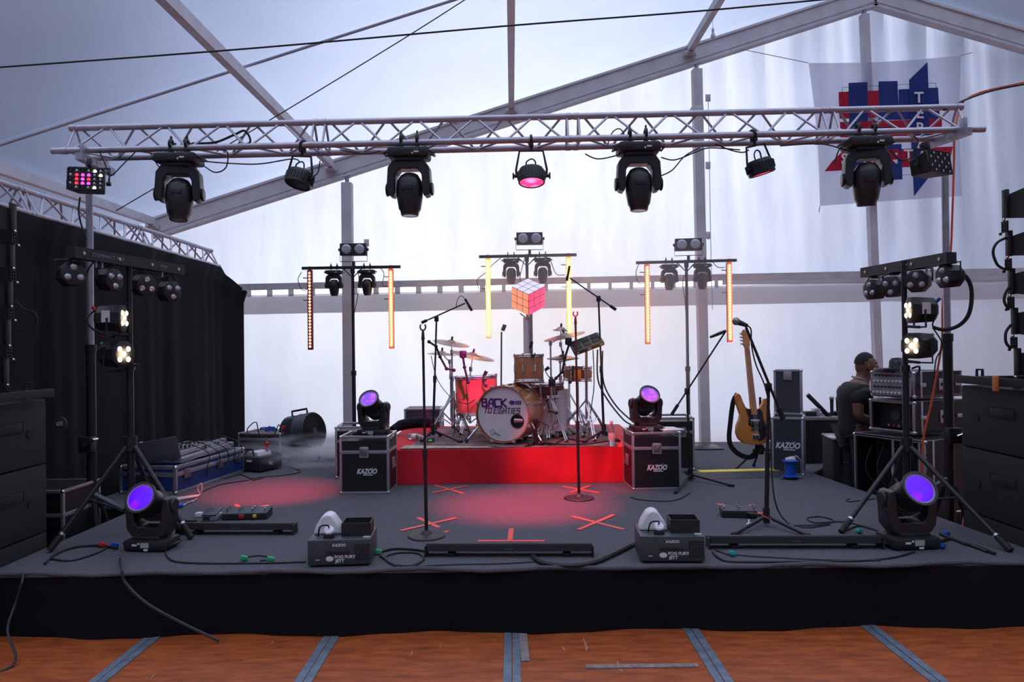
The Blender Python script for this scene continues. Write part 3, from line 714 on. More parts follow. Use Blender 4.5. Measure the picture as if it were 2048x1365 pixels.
# ================================================================ LIGHT STANDS WITH PAR BARS
def light_stand(lb, X, Y, ztop, zhub, feet):
    t = thing('light_stand', lb, 'stand', (X, Y, S))
    b = MB().cyl((X, Y, S + .12), (X, Y, zhub + .02), .026); b.cyl((X, Y, zhub), (X, Y, zhub + .55), .023); b.obj('lower_pole', STEEL_K, t, world=True)
    b = MB().cyl((X, Y, zhub + .5), (X, Y, ztop), .019); b.obj('upper_pole', STEEL_K, t, world=True)
    b = MB().cyl((X, Y, zhub - .05), (X, Y, zhub + .05), .042, n=16); b.cyl((X, Y, zhub + .52), (X, Y, zhub + .57), .032, n=14); b.obj('hub', BLK2, t, world=True)
    MB().tube([(X + .03, Y - .03, zhub + .545), (X + .08, Y - .04, zhub + .56), (X + .07, Y - .04, zhub + .5)], .008, sm=3).obj('locking_handle', BLK, t, world=True)
    b = MB(); b.cyl((X, Y, S + .13), (X, Y, S + .17), .036); b.obj('lower_collar', BLK2, t, world=True)
    for f_ in feet:
        f_ = Vector(f_); h = Vector((X, Y, zhub - .02)); d = (f_ - h).normalized(); s0 = h + Vector((d.x, d.y, 0)) * .05
        MB().cyl(s0, f_ - d * .06, .017).obj('leg', STEEL_K, t, world=True)
        b = MB().cyl(f_ - d * .1, f_, .021); b.obj('rubber_foot', RUB, t, world=True)
        MB().cyl(f_ - d * .13, f_ - d * .115, .022).obj('leg_ring', EDGE, t, world=True)
        mid = s0.lerp(f_, .52); MB().cyl(Vector((X, Y, S + .15)), mid, .009, n=6).obj('brace', STEEL_K, t, world=True)
    return t
def mid3(px, py, Y): return P(px, py, Y)
LS = (-2.71, 5.32); RS = (2.84, 5.42)
light_stand('black tripod light stand at the left side of the stage', LS[0], LS[1], 2.31, 1.02, [G(92, 1106, S) + Vector((.02, 0, .012)), G(383, 1080, S) + Vector((0, 0, .012)), (-2.86, 6.02, S + .012)])
light_stand('black tripod light stand at the right side of the stage', RS[0], RS[1], 2.26, .935, [G(1682, 1068, S) + Vector((0, 0, .012)), G(2022, 1106, S) + Vector((0, 0, .012)), (3.0, 6.05, S + .012)])
# upper pole sections are the two stands' own; the bars on top are separate rigs
def par_can(t, c, yaw, pitch, r=.083, lenses=3, tmat=None, body=None, big=False):
    M = rotM(c, (pitch, 0, yaw))
    R0 = ROOT_M[t.name].inverted() @ M
    b = MB().lathe([(r * .7, .12 if not big else .17), (r * .92, .10 if not big else .15), (r, .03), (r, 0), (r * .9, -.005)], 8, M @ rotM((0, 0, 0), (-PI / 2, 0, 0)))
    o = b.obj('lamp_body', body or BLK, t, world=True)
    lp = [(0, .042), (-.038, -.024), (.038, -.024)] if lenses == 3 else [(-.036, .036), (.036, .036), (0, 0), (-.036, -.036), (.036, -.036)]
    if lenses == 3 and random.random() < .3: lp = [(0, -.042), (-.038, .024), (.038, .024)]
    for lx, lz in lp:
        b = MB().lathe([(0, .016), (.012, .013), (.021, 0), (.024, -.004)] if lenses == 3 else [(0, .01), (.012, .008), (.019, 0)], 12, M @ rotM((lx, -.006, lz), (PI / 2, 0, 0)))
        l_ = b.obj('lens', tmat or LENSG, None); l_.data.transform(ROOT_M[t.name].inverted()); l_.parent = o
    return M
def par_bar(lb, A, B, lamps, face, flip):
    A = Vector(A); B = Vector(B); t = thing('par_bar', lb, 'stage lamp', A.lerp(B, .5))
    b = MB(); beam(A, B, .07, .075, mb=b); b.obj('bar', BLK, t, world=True)
    d = (B - A).normalized(); nn_ = Vector((0, 0, 1)).cross(d); nn_ = nn_ if nn_.dot(Vector((0, -1, 0))) * 1 > 0 or nn_.x * flip > 0 else -nn_
    nn_ = nn_ if nn_.x * flip > 0 else -nn_
    for f_ in (.07, .36, .66, .93): MB().cyl(A.lerp(B, f_) + nn_ * .034, A.lerp(B, f_) + nn_ * .04, .012, n=10).obj('bolt', EDGE, t, world=True)
    rt = (B - A).normalized() * (1 if flip > 0 else 1)
    xax = rt; zax = Vector((0, 0, 1)); yax = zax.cross(xax)
    MM = Matrix((( xax.x, yax.x, zax.x, 0), (xax.y, yax.y, zax.y, 0), (xax.z, yax.z, zax.z, 0), (0, 0, 0, 1)))
    for f_, txt, sz in ((.27, 'COMPACT PAR', .034), (.78, 'PAR', .03)) if flip > 0 else ((.42, 'PAR', .03),):
        bb = MB(); bb.text(txt, sz, Matrix.Translation(A.lerp(B, f_) + nn_ * .0362) @ MM @ TXT, .0006, sx=1.25); bb.obj('lettering', mat('dim_print', (.25, .25, .28), .5), t, world=True, smooth=False)
    for (px, py, Y, yaw, pitch) in lamps:
        c = P(px, py, Y); M = par_can(t, c, yaw, pitch)
        f_ = (Y - A.y) / (B.y - A.y); top = A.lerp(B, f_) + Vector((0, 0, -.04))
        b = MB(); s_ = M.to_3x3() @ Vector((1, 0, 0)); bk = M.to_3x3() @ Vector((0, .06, 0))
        b.tube([c + bk + s_ * .088, c + bk + s_ * .09 + Vector((0, 0, .09)), top + s_ * .02, top - s_ * .02, c + bk - s_ * .09 + Vector((0, 0, .09)), c + bk - s_ * .088], .006, 6)
        b.box(c + bk + Vector((0, 0, .095)), (.05, .05, .012)); b.obj('bracket', BLK, t, world=True)
    for f_ in (.2, .25, .8): q = A.lerp(B, f_); MB().cyl(q - Vector((0, 0, .035)), q - Vector((0, 0, .075)), .008, n=8).obj('plug', EDGE, t, world=True)
    return t
par_bar('black bar with four unlit three-lens par lamps on the left tripod stand', P(140, 504, 4.8), P(362, 541, 5.85),
        [(148, 547, 4.86, R(52), R(-6)), (230, 560, 5.15, R(76), R(0)), (294, 571, 5.45, R(60), R(2)), (346, 583, 5.72, R(66), R(0))], 1, 1)
par_bar('black bar with four unlit three-lens par lamps on the right tripod stand', P(1903, 516, 4.95), P(1729, 546, 6.0),
        [(1886, 553, 5.02, R(-84), 0), (1832, 563, 5.28, R(-46), 0), (1781, 574, 5.58, R(-54), 0), (1739, 580, 5.9, R(-78), 0)], 1, -1)
def led_par(px, py, Y, yaw, pitch, lb, pole, tapec, tag_c):
    c = P(px, py, Y); t = thing('led_par', lb, 'stage lamp', c)
    M = par_can(t, c, yaw, pitch, .098, 5, LED_W, BLK, big=True)
    m = mat('lamp_front_glow', (.30, .20, .16), .3)  # LED light on the face plate put into its base colour
    b = MB().lathe([(.0, .003), (.088, .003), (.088, .0)], 8, M @ rotM((0, -.001, 0), (PI / 2, 0, 0))); b.obj('front_glass', m, t, world=True)
    bk = M @ Vector((0, .1, 0)); 
    b = MB(); b.tube([M @ Vector((-.1, .07, 0)), M @ Vector((-.105, .07, -.12)), M @ Vector((.105, .07, -.12)), M @ Vector((.1, .07, 0))], .007, 6)
    b.cyl(M @ Vector((0, .07, -.12)), Vector((pole[0], pole[1], c.z - .11)), .01); b.obj('bracket', BLK, t, world=True)
    q = M @ Vector((0, .175, 0)); MB().cyl(q + Vector((0, 0, .05)), q + Vector((0, 0, .08)) + M.to_3x3() @ Vector((0, .03, 0)), .012).obj('plug', tapec, t, world=True)
    MB().box((0, 0, 0), (.0015, .055, .08), M @ rotM((.094 if px > 1024 else -.094, .08, 0.01))).obj('side_label', tag_c, t, world=True)
    l = bpy.data.lights.new('warm', 'SPOT'); l.energy = 6; l.color = (1, .75, .45); l.spot_size = R(70); l.shadow_soft_size = .05
    lo = bpy.data.objects.new('lamp_light', l); col.objects.link(lo); lo.parent = t; lo.matrix_local = ROOT_M[t.name].inverted() @ M @ rotM((0, -.04, 0), (PI / 2, 0, 0))
led_par(247, 637, 5.22, R(96), 0, 'black par lamp with five lit warm lenses, upper one on the left stand', LS, REDP, WHITE)
led_par(247, 709, 5.22, R(70), 0, 'black par lamp with five lit warm lenses, lower one on the left stand', LS, GREEN, BLK)
led_par(1818, 621, 5.28, R(-98), 0, 'black par lamp with five lit warm lenses, upper one on the right stand', RS, BLUE, WHITE)
led_par(1824, 692, 5.28, R(-68), 0, 'black par lamp with five lit warm lenses, lower one on the right stand', RS, GREEN, BLK)
cable('power_cable', [P(228, 612, 5.35), P(190, 622, 5.35), P(174, 640, 5.3), P(188, 660, 5.3), P(232, 676, 5.35)], .008, 'black cable loop at the back of the upper left par lamp')
cable('power_cable', [P(1905, 543, 5.15), P(1930, 552, 5.15), P(1943, 580, 5.15), P(1939, 625, 5.15), P(1920, 650, 5.2), P(1890, 660, 5.25), P(1866, 655, 5.3)], .014, 'thick black cable loop behind the right par bar')
cable('power_cable', [P(1860, 605, 5.4), P(1871, 620, 5.4), P(1868, 640, 5.4), P(1866, 655, 5.4), P(1885, 690, 5.4), P(1872, 720, 5.45), P(1868, 760, 5.45)], .005, 'thin black cable hanging behind the right par lamps')
cable('power_cable', [P(172, 560, 5.1), P(176, 540, 5.0), P(192, 520, 5.0), P(196, 527, 5.0)], .005, 'thin lead between first par lamp and left bar')

# ================================================================ BACK T-STANDS
def blinder(px, py, Y, bar_z, lb, yaw):
    c = P(px, py, Y); t = thing('blinder_lamp', lb, 'stage lamp', c, (0, 0, yaw))
    MB().box((0, .04, 0), (.33, .11, .15), bev=.004).obj('housing', BLK, t)
    for sx in (-1, 1):
        MB().lathe([(.0, .004), (.045, .012), (.058, .006), (.062, 0)], 24, rotM((sx * .083, -.016, 0), (PI / 2, 0, 0))).obj('lens', LENSG, t)
        MB().cyl((sx * .165, .03, 0), (sx * .19, .03, 0), .018, n=8).obj('knob', BLK, t)
    dz = bar_z - c.z
    MB().tube([(-.172, .03, 0), (-.172, .03, dz + .05), (.172, .03, dz + .05), (.172, .03, 0)], .005, 6).obj('bracket', BLK, t)
    MB().box((0, .03, dz + .02), (.035, .04, .06), bev=.005).obj('clamp', BLK, t)
small0 = None
def t_stand(px, bar, lampy, heads, bars, Y, lbs, base_r=True, zb=S):
    (xa, ya, xb, yb) = bar; A = P(xa, ya, Y); B = P(xb, yb, Y); c = A.lerp(B, .5); X = P(px, 700, Y).x
    t = thing('t_stand', lbs[0], 'stand', (X, Y, zb))
    beam(A, B, .035, .035).obj('crossbar', STEEL_K, t, world=True)
    MB().cyl((X, Y, zb + .9), (X, Y, c.z + .02), .019).obj('upper_pole', STEEL_K, t, world=True)
    b = MB().cyl((X, Y, zb + .03), (X, Y, zb + 1.0), .025); b.cyl((X, Y, zb + .96), (X, Y, zb + 1.02), .033); b.obj('lower_pole', STEEL_K, t, world=True)
    b = MB(); b.box((X, Y, c.z - .03), (.05, .05, .09), bev=.006); b.tube([(X - .12, Y, c.z - .01), (X, Y, c.z - .13), (X + .12, Y, c.z - .01)], .008, 6); b.obj('bracket', STEEL_K, t, world=True)
    b = MB().lathe([(.235, 0), (.24, .008), (.23, .014), (.05, .02), (.03, .05), (.024, .05)], 32, Matrix.Translation((X, Y, zb)))
    if base_r == 'sq': b.box((X, Y, zb + .008), (.75, .5, .014), bev=.004)
    b.obj('base_plate', STEEL_K, t, world=True)
    blinder(lampy[0], lampy[1], Y, c.z + .03, lbs[1], lampy[2])
    for (hx, lb) in zip(heads, lbs[2]):
        f_ = (hx - xa) / (xb - xa); q = A.lerp(B, f_)
        moving_head('moving_head', 'spot', True, lb, q + Vector((0, 0, -.0)), (0, PI, 0), -.05, 0, .64, None)
    for (bx, col_), lb in zip(bars, lbs[3]):
        f_ = (bx - xa) / (xb - xa); q = A.lerp(B, f_); q.y -= .05
        led = thing('led_bar', lb, 'light bar', q + Vector((0, 0, -1.03)))
        hm = {'r': mat('bar_red_spill', (.25, .01, .01), .4), 'o': mat('bar_orange_spill', (.6, .06, .02), .4), 'y': mat('bar_yellow_spill', (.85, .45, .08), .4)}[col_]  # dark housings tinted: the LEDs' spill is put into the base colour
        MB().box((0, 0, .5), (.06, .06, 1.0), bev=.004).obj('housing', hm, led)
        b = MB()
        n = 24
        for k_ in range(n):
            z = .02 + .96 * (k_ + .5) / n
            b.lathe([(0, .012), (.013, .009), (.0168, 0), (.0168, -.003)], 10, rotM((0, -.031, z), (PI / 2, 0, 0)))
        b.obj('led_row', {'r': LED_R, 'o': LED_O, 'y': LED_Y}[col_], led)
        MB().box((0, 0, 1.02), (.03, .05, .05), bev=.004).obj('clamp', BLK, led)
        for zz in (.9, .62): MB().tube([(-.03, 0, zz), (-.09, .01, zz + .005)], .006).obj('connector', CAB, led)
        if col_ == 'y' or col_ == 'o':
            l = bpy.data.lights.new('bar', 'AREA'); l.shape = 'RECTANGLE'; l.size = .05; l.size_y = .95; l.energy = 3.0; l.color = (1, .5, .25)
            lo = bpy.data.objects.new('bar_light', l); col.objects.link(lo); lo.parent = led; lo.location = (0, -.06, .5); lo.rotation_euler = (PI / 2, 0, 0)
    return t
t_stand(707, (604, 537, 801, 534), (706, 499, 0), (668, 734), ((622, 'r'), (783, 'o')), 9.45,
        ('black T-shaped stand behind the left flight cases', 'two-eyed blinder lamp on top of the left T-stand',
         ('small moving head hanging left of the pole on the left T-stand', 'small moving head hanging right of the pole on the left T-stand'),
         ('red lit vertical LED bar, leftmost of the row', 'orange lit vertical LED bar on the right arm of the left T-stand')))
t_stand(1056, (958, 514, 1153, 510), (1059, 477, 0), (1022, 1085), ((976, 'y'), (1136, 'y')), 9.45,
        ('black T-shaped stand rising behind the drum kit', 'two-eyed blinder lamp on top of the middle T-stand',
         ('small moving head hanging left above the coloured cube', 'small moving head hanging right above the coloured cube'),
         ('bright yellow vertical LED bar left of the coloured cube', 'bright yellow vertical LED bar right of the coloured cube')))
t_stand(1375, (1272, 526, 1473, 521), (1377, 489, R(-8)), (1338, 1404), ((1292, 'o'), (1455, 'o')), 9.45,
        ('black T-shaped stand right of the drum riser with round base', 'two-eyed blinder lamp on top of the right T-stand',
         ('small moving head hanging left of the pole on the right T-stand', 'small moving head hanging right of the pole on the right T-stand'),
         ('orange lit vertical LED bar on the left arm of the right T-stand', 'orange lit vertical LED bar, rightmost of the row')), 'sq')
for pts, lb in (([(603, 545), (596, 560), (604, 580), (618, 577)], 'thin black lead looping beside the leftmost LED bar'),
                ([(760, 536), (768, 548), (765, 570), (778, 574)], 'thin black lead looping beside the second LED bar'),
                ([(958, 580), (955, 560), (972, 545), (985, 530), (1002, 516)], 'thin black lead looping beside the left yellow LED bar'),
                ([(1088, 514), (1100, 520), (1112, 548), (1130, 550)], 'thin black lead looping beside the right yellow LED bar'),
                ([(1278, 528), (1272, 545), (1276, 565), (1290, 566)], 'thin black lead looping beside the third T-stand left LED bar'),
                ([(1425, 524), (1436, 535), (1450, 535)], 'thin black lead at the rightmost LED bar'),
                ([(716, 545), (719, 570), (712, 610), (706, 640)], 'black cable running down the pole of the left T-stand'),
                ([(1050, 515), (1043, 540), (1040, 560), (1048, 575)], 'black cable bundle at the middle T-stand pole'),
                ([(1385, 530), (1366, 560), (1370, 600), (1373, 650)], 'black cable running down the pole of the right T-stand')):
    cable('signal_cable', [P(x, y, 9.38) for x, y in pts], .005, lb)

# coloured cube on its pole
c = P(1056.5, 594, 9.05)
t = thing('puzzle_cube', 'large twist puzzle cube with white, orange and pink faces above the drums', 'cube', c, (0, 0, 0))
E_ = .286
Mc = Matrix.Translation(c) @ Matrix.Rotation(R(33), 4, 'X') @ Matrix.Rotation(R(45), 4, 'Z')
MB().box((0, 0, 0), (E_, E_, E_), Mc, bev=.004).obj('core', mat('cube_black', (.05, .01, .02), .5), t, world=True)
def cube_face(axis, sgn, m, nm):
    b = MB(); s_ = E_ / 3
    for i in range(3):
        for j in range(3):
            u_, v_ = (i - 1) * s_, (j - 1) * s_; d = [s_ * .91] * 3; d[axis] = .006; p = [0, 0, 0]; p[axis] = sgn * E_ / 2
            o_ = [k_ for k_ in range(3) if k_ != axis]; p[o_[0]] = u_; p[o_[1]] = v_
            b.box(p, d, Mc, bev=.0025)
    b.obj(nm, m, t, world=True)
cube_face(2, 1, mat('cube_white', (.85, .82, .92), .4, em=(.9, .8, .95), es=.4), 'white_face')  # cube faces given emission so that they look lit
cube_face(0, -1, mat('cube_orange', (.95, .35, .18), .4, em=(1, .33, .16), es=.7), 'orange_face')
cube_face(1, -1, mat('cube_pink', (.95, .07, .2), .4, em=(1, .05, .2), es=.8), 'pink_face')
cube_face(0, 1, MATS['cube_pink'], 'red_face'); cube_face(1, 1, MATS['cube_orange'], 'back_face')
t = thing('cube_stand', 'grey upright pole carrying the coloured cube behind the drums', 'stand', (c.x, 9.1, RZ))
MB().cyl((c.x - .02, 9.1, RZ + .02), (c.x - .02, 9.1, c.z - .25), .045, n=14).obj('pole', ALU2, t, world=True)
MB().cyl((c.x + .03, 9.05, RZ + .3), (c.x + .03, 9.05, c.z - .2), .019).obj('inner_pole', STEEL_K, t, world=True)
MB().lathe([(.2, 0), (.2, .012), (.05, .02)], 24, Matrix.Translation((c.x, 9.1, RZ))).obj('base_plate', STEEL_K, t, world=True)
MB().tube([(c.x - .1, 9.05, c.z - .2), (c.x, 9.05, c.z - .28), (c.x + .03, 9.05, c.z - .2)], .008).obj('bracket', STEEL_K, t, world=True)

# ================================================================ DRUM RISER
t = thing('drum_riser', 'low drum platform wrapped in bright red carpet cloth', 'platform', (0, 7.15, S))
def rf(u, v):
    x = -1.3 + 2.6 * u; z = S + .003 + (RZ - S - .003) * v
    return Vector((x, 7.15 - .012 + .012 * math.sin(x * 4 + z * 8) - .012 * (1 - v), z + (.008 * math.sin(x * 2.4) if v > .98 else 0)))
b = MB().grid(rf, 80, 8); b.grid(lambda u, v: Vector((-1.3, 7.14 + 2.1 * u, S + .003 + (RZ - S - .003) * v)), 8, 3); b.grid(lambda u, v: Vector((1.3, 7.14 + 2.1 * u, S + .003 + (RZ - S - .003) * v)), 8, 3)
b.obj('skirt', REDC, t, world=True)
MB().box((0, 8.2, RZ - .012), (2.6, 2.1, .02), bev=.006).obj('top', REDC, t, world=True)
RUGM = mat('worn_patterned_rug', (.16, .10, .10), .9, noise=.75, ns=5)
rug = [(-1.02, 7.2), (1.0, 7.18), (1.12, 8.9), (-.95, 9.0)]
b = MB(); b.loft([(x, y, RZ) for x, y in rug], [(x, y, RZ + .006) for x, y in rug]); b.single('rug', RUGM, 'worn brown patterned rug under the drum kit', 'rug', smooth=False)
b = MB(); ff = [(-1.08, 7.17), (-.2, 7.16), (-.25, 7.24), (-.7, 7.32), (-1.06, 7.4)]; b.loft([(x, y, RZ + .006) for x, y in ff], [(x, y, RZ + .012) for x, y in ff]); b.single('rug_corner', mat('rug_underside', (.42, .36, .28), .9, noise=.4, ns=14), 'folded pale rug edge at the left front of the riser', 'rug', smooth=False)
D = RZ + .006
# ---- drums
def hoop(mb, M, r, z, rr=.008): mb.tube([M @ Vector((r * math.cos(2 * PI * k_ / 32), r * math.sin(2 * PI * k_ / 32), z)) for k_ in range(32)], rr, 6, closed=True)
def drum(name, lb, c, axis, r, h, lugs=8, shell=WOODD, headm=HEADW, extra_tip=None, woodhoop=False, legs=0):
    """c = centre of the playing head; axis = unit vector from the head into the drum"""
    axis = Vector(axis).normalized(); t = thing(name, lb, 'drum', Vector(c))
    M = Matrix.Translation(Vector(c)) @ axis.to_track_quat('Z', 'Y').to_matrix().to_4x4()
    MB().lathe([(r * .985, .004), (r, .008), (r, h - .008), (r * .985, h - .004)], 40, M).obj('shell', shell, t, world=True)
    MB().lathe([(0, -.001), (r * .97, -.001), (r * .985, .006)], 40, M).obj('head', headm, t, world=True)
    for z in (.0, h):
        b = MB(); 
        if woodhoop: b.lathe([(r * .985, z - .02), (r * 1.035, z - .02), (r * 1.035, z + .02), (r * .985, z + .02)], 40, M, cap=False)
        else: hoop(b, M, r * 1.02, z, .009); hoop(b, M, r * 1.02, z + (.018 if z == 0 else -.018), .005)
        b.obj('hoop', shell if woodhoop else CHR, t, world=True)
    for k_ in range(lugs):
        a_ = 2 * PI * (k_ + .5) / lugs; q = lambda rr, z: M @ Vector((rr * math.cos(a_), rr * math.sin(a_), z))
        b = MB(); b.cyl(q(r * 1.04, -.012), q(r * 1.04, h + .012), .004, n=6); b.cyl(q(r * 1.03, h * .5 - .035), q(r * 1.03, h * .5 + .035), .011, n=8)
        for z in (0, h): b.cyl(q(r * 1.045, z - .014), q(r * 1.045, z + .014), .009, n=8)
        b.obj('lug', CHR, t, world=True)
    return t, M
bdc = P(1006, 831, 7.42); bdc.z = D + .297; yawb = R(20); ax = Vector((math.sin(yawb), math.cos(yawb), 0))
bd, BM = drum('bass_drum', 'wooden bass drum with white lettered front head facing the audience', bdc, ax, .275, .42, 10, woodhoop=True)
xr = Vector((math.cos(yawb), -math.sin(yawb), 0)); FM = Matrix(((xr.x, ax.x, 0, bdc.x), (xr.y, ax.y, 0, bdc.y), (0, 0, 1, bdc.z), (0, 0, 0, 1)))
gr = bpy.data.materials.new('purple_to_pink_print'); gr.use_nodes = True; tt = gr.node_tree; bb_ = tt.nodes['Principled BSDF']
co = nn(tt, 'ShaderNodeTexCoord'); sp_ = nn(tt, 'ShaderNodeSeparateXYZ'); r_ = nn(tt, 'ShaderNodeValToRGB')
tt.links.new(co.outputs['Generated'], sp_.inputs[0]); tt.links.new(sp_.outputs['X'], r_.inputs[0]); tt.links.new(r_.outputs[0], bb_.inputs['Base Color'])
r_.color_ramp.elements[0].color = (.25, .02, .22, 1); r_.color_ramp.elements[1].color = (.03, .01, .07, 1); q_ = r_.color_ramp.elements.new(.45); q_.color = (.10, .015, .2, 1)
b = MB(); strokes(b, 'BACK', .072, FM @ rotM((-.088, -.0045, .112)), .66, .24, -.05, .14)
strokes(b, 'TO', .046, FM @ rotM((-.156, -.0045, .036)), .66, .2, .2, .16); strokes(b, 'EIGHTIES', .052, FM @ rotM((.045, -.0045, .036)), .50, .155, .2, .2)
b.obj('lettering', gr, bd, world=True, smooth=False)
AS = Matrix.Translation((.125, 0, .117)) @ Matrix.Diagonal((1.35, 1, 1.25, 1)) @ Matrix.Translation((-.125, 0, -.117))
b = MB(); ar = [(.085, .105), (.11, .13), (.11, .12), (.175, .122), (.172, .085), (.11, .088), (.11, .078)]
b.prism([(x - .005, z + .012) for x, z in ar[:1] + [(.105, .127), (.107, .119), (.13, .119), (.127, .088), (.107, .09), (.105, .081)]], -.005, -.003, FM @ AS)
for k_ in range(3): b.prism([(.132 + k_ * .016, .132), (.143 + k_ * .016, .132), (.140 + k_ * .016, .101), (.129 + k_ * .016, .101)], -.005, -.003, FM @ AS)
b.obj('arrow_print', MATS['cube_black'] if False else gr, bd, world=True, smooth=False)
b = MB(); b.tube([FM @ Vector((-.11 + .024 * math.cos(a_), -.004, -.18 + .024 * math.sin(a_))) for a_ in [2 * PI * k_ / 20 for k_ in range(20)]], .0016, 4, closed=True); b.tube([FM @ Vector((-.11, -.004, -.18)), FM @ Vector((-.03, -.004, -.215))], .002, 4); b.tube([FM @ Vector((-.09, -.004, -.18)), FM @ Vector((-.03, -.004, -.207))], .001, 4); b.obj('maker_mark', DKPRINT, bd, world=True)
b = MB().lathe([(.0, .001), (.064, .001), (.066, -.002)], 28, FM @ rotM((.15, -.002, -.066), (PI / 2, 0, 0))); b.obj('port_hole', mat('port_dark', (.01, .01, .012), .4), bd, world=True)
b = MB().tube([FM @ Vector((.15 + .064 * math.cos(a_), -.005, -.066 + .064 * math.sin(a_))) for a_ in [2 * PI * k_ / 28 for k_ in range(28)]], .006, 6, closed=True); b.obj('port_ring', BLK, bd, world=True)
for k_ in range(8):
    a_ = 2 * PI * (k_ + .5) / 8; q = BM @ Vector((.29 * math.cos(a_), .29 * math.sin(a_), -.01)); MB().box(q, (.04, .025, .025), bev=.005).obj('claw', CHR, bd, world=True)
for sx in (-1, 1):
    a0 = FM @ Vector((sx * .265, .1, -.10)); a1 = FM @ Vector((sx * .40, -.02 if sx < 0 else .03, 0)); a1.z = D + .012
    b = MB().cyl(a0, a1.lerp(a0, .12), .010); b.cyl(a1.lerp(a0, .5), a1.lerp(a0, .58), .018); b.obj('spur', CHR, bd, world=True)
    MB().cyl(a1.lerp(a0, .15), a1, .016, .022).obj('rubber_foot', RUB, bd, world=True)
# toms, snare
c = P(1057, 712, 7.72)
rt_, _ = drum('rack_tom', 'small wooden rack tom mounted above the bass drum', c, (0, -.10, -1), .15, .27, 8)
MB().cyl(c + Vector((.0, .02, -.29)), (c.x + .06, c.y + .02, bdc.z + .24), .013).obj('mount', CHR, rt_, world=True)
c = P(952, 753, 8.1)
ft, _ = drum('floor_tom', 'deep floor tom with pink-lit shell left of the bass drum', c, (.04, 0.0, -1), .225, .40, 8)
for a_ in (200, 320, 80):
    q = Vector((c.x + .245 * math.cos(R(a_)), c.y + .245 * math.sin(R(a_)), 0)); MB().tube([(q.x, q.y, c.z - .15), (q.x, q.y, D + .06), (q.x + .02 * math.cos(R(a_)), q.y, D + .012)], .008, 8).obj('leg', CHR, ft, world=True)
c = P(1093, 768, 8.0)
sn, _ = drum('snare_drum', 'shallow snare drum behind the rack tom', c, (.05, 0.0, -1), .178, .14, 8, mat('red_brown_shell', (.2, .04, .05), .3))
def tripod_base(t, X, Y, z0, hub, r, m, leg_r=.007, double=True, a0=30):
    for k_ in range(3):
        a_ = R(a0 + 120 * k_); d = Vector((math.cos(a_), math.sin(a_), 0)); n_ = Vector((-d.y, d.x, 0))
        b = MB()
        for o_ in ((-.011, .011) if double else (0,)):
            b.tube([Vector((X, Y, hub)) + n_ * o_, Vector((X, Y, hub * .45 + z0 * .55)) + d * r * .62 + n_ * o_, Vector((X, Y, z0 + .012)) + d * r + n_ * o_], leg_r, 6)
            b.tube([Vector((X, Y, z0 + (hub - z0) * .25)) + n_ * o_, Vector((X, Y, z0 + (hub - z0) * .5)) + d * r * .52 + n_ * o_], leg_r * .8, 5)
        b.obj('leg', m, t, world=True)
        MB().cyl(Vector((X, Y, z0 + .004)) + d * r * .95, Vector((X, Y, z0 + .015)) + d * (r + .015), .013).obj('rubber_foot', RUB, t, world=True)
MB().cyl((c.x, c.y, D + .25), (c.x, c.y, c.z - .16), .012).obj('stand_tube', CHR, sn, world=True)
tripod_base(sn, c.x, c.y, D, D + .3, .25, CHR)
c = P(1155, 735, 8.0)
s2, _ = drum('side_snare', 'second small drum lit yellow at the right of the kit', c, (-.03, 0.0, -1), .14, .14, 6, mat('copper_brown_shell', (.35, .12, .07), .3))
MB().cyl((c.x, c.y, D + .25), (c.x, c.y, c.z - .15), .012).obj('stand_tube', CHR, s2, world=True)
tripod_base(s2, c.x, c.y, D, D + .3, .27, CHR, a0=70)
# throne with white cover
c = G(1106, 862, D)
t = thing('drum_throne', 'drum stool hidden under a white cloth beside the bass drum', 'stool', (c.x, 8.05, D))
def cloth(u, v):
    a_ = 2 * PI * u; r0 = .03 + .17 * min(1, v * 2) if v < .5 else .2 + (v - .5) * (.02 + .05 * math.sin(a_ * 5)); z = .50 - (0 if v < .5 else (v - .5) * .84) - .01 * math.sin(a_ * 3)
    return Vector((c.x - .02 + r0 * math.cos(a_) * .8, 8.05 + r0 * math.sin(a_), D + z))
MB().grid(cloth, 40, 12).obj('cover', mat('white_cotton', (.7, .62, .66), .85), t, world=True)
MB().cyl((c.x, 8.05, D + .1), (c.x, 8.05, D + .48), .016).obj('tube', CHR, t, world=True)
tripod_base(t, c.x, 8.05, D, D + .2, .24, CHR)
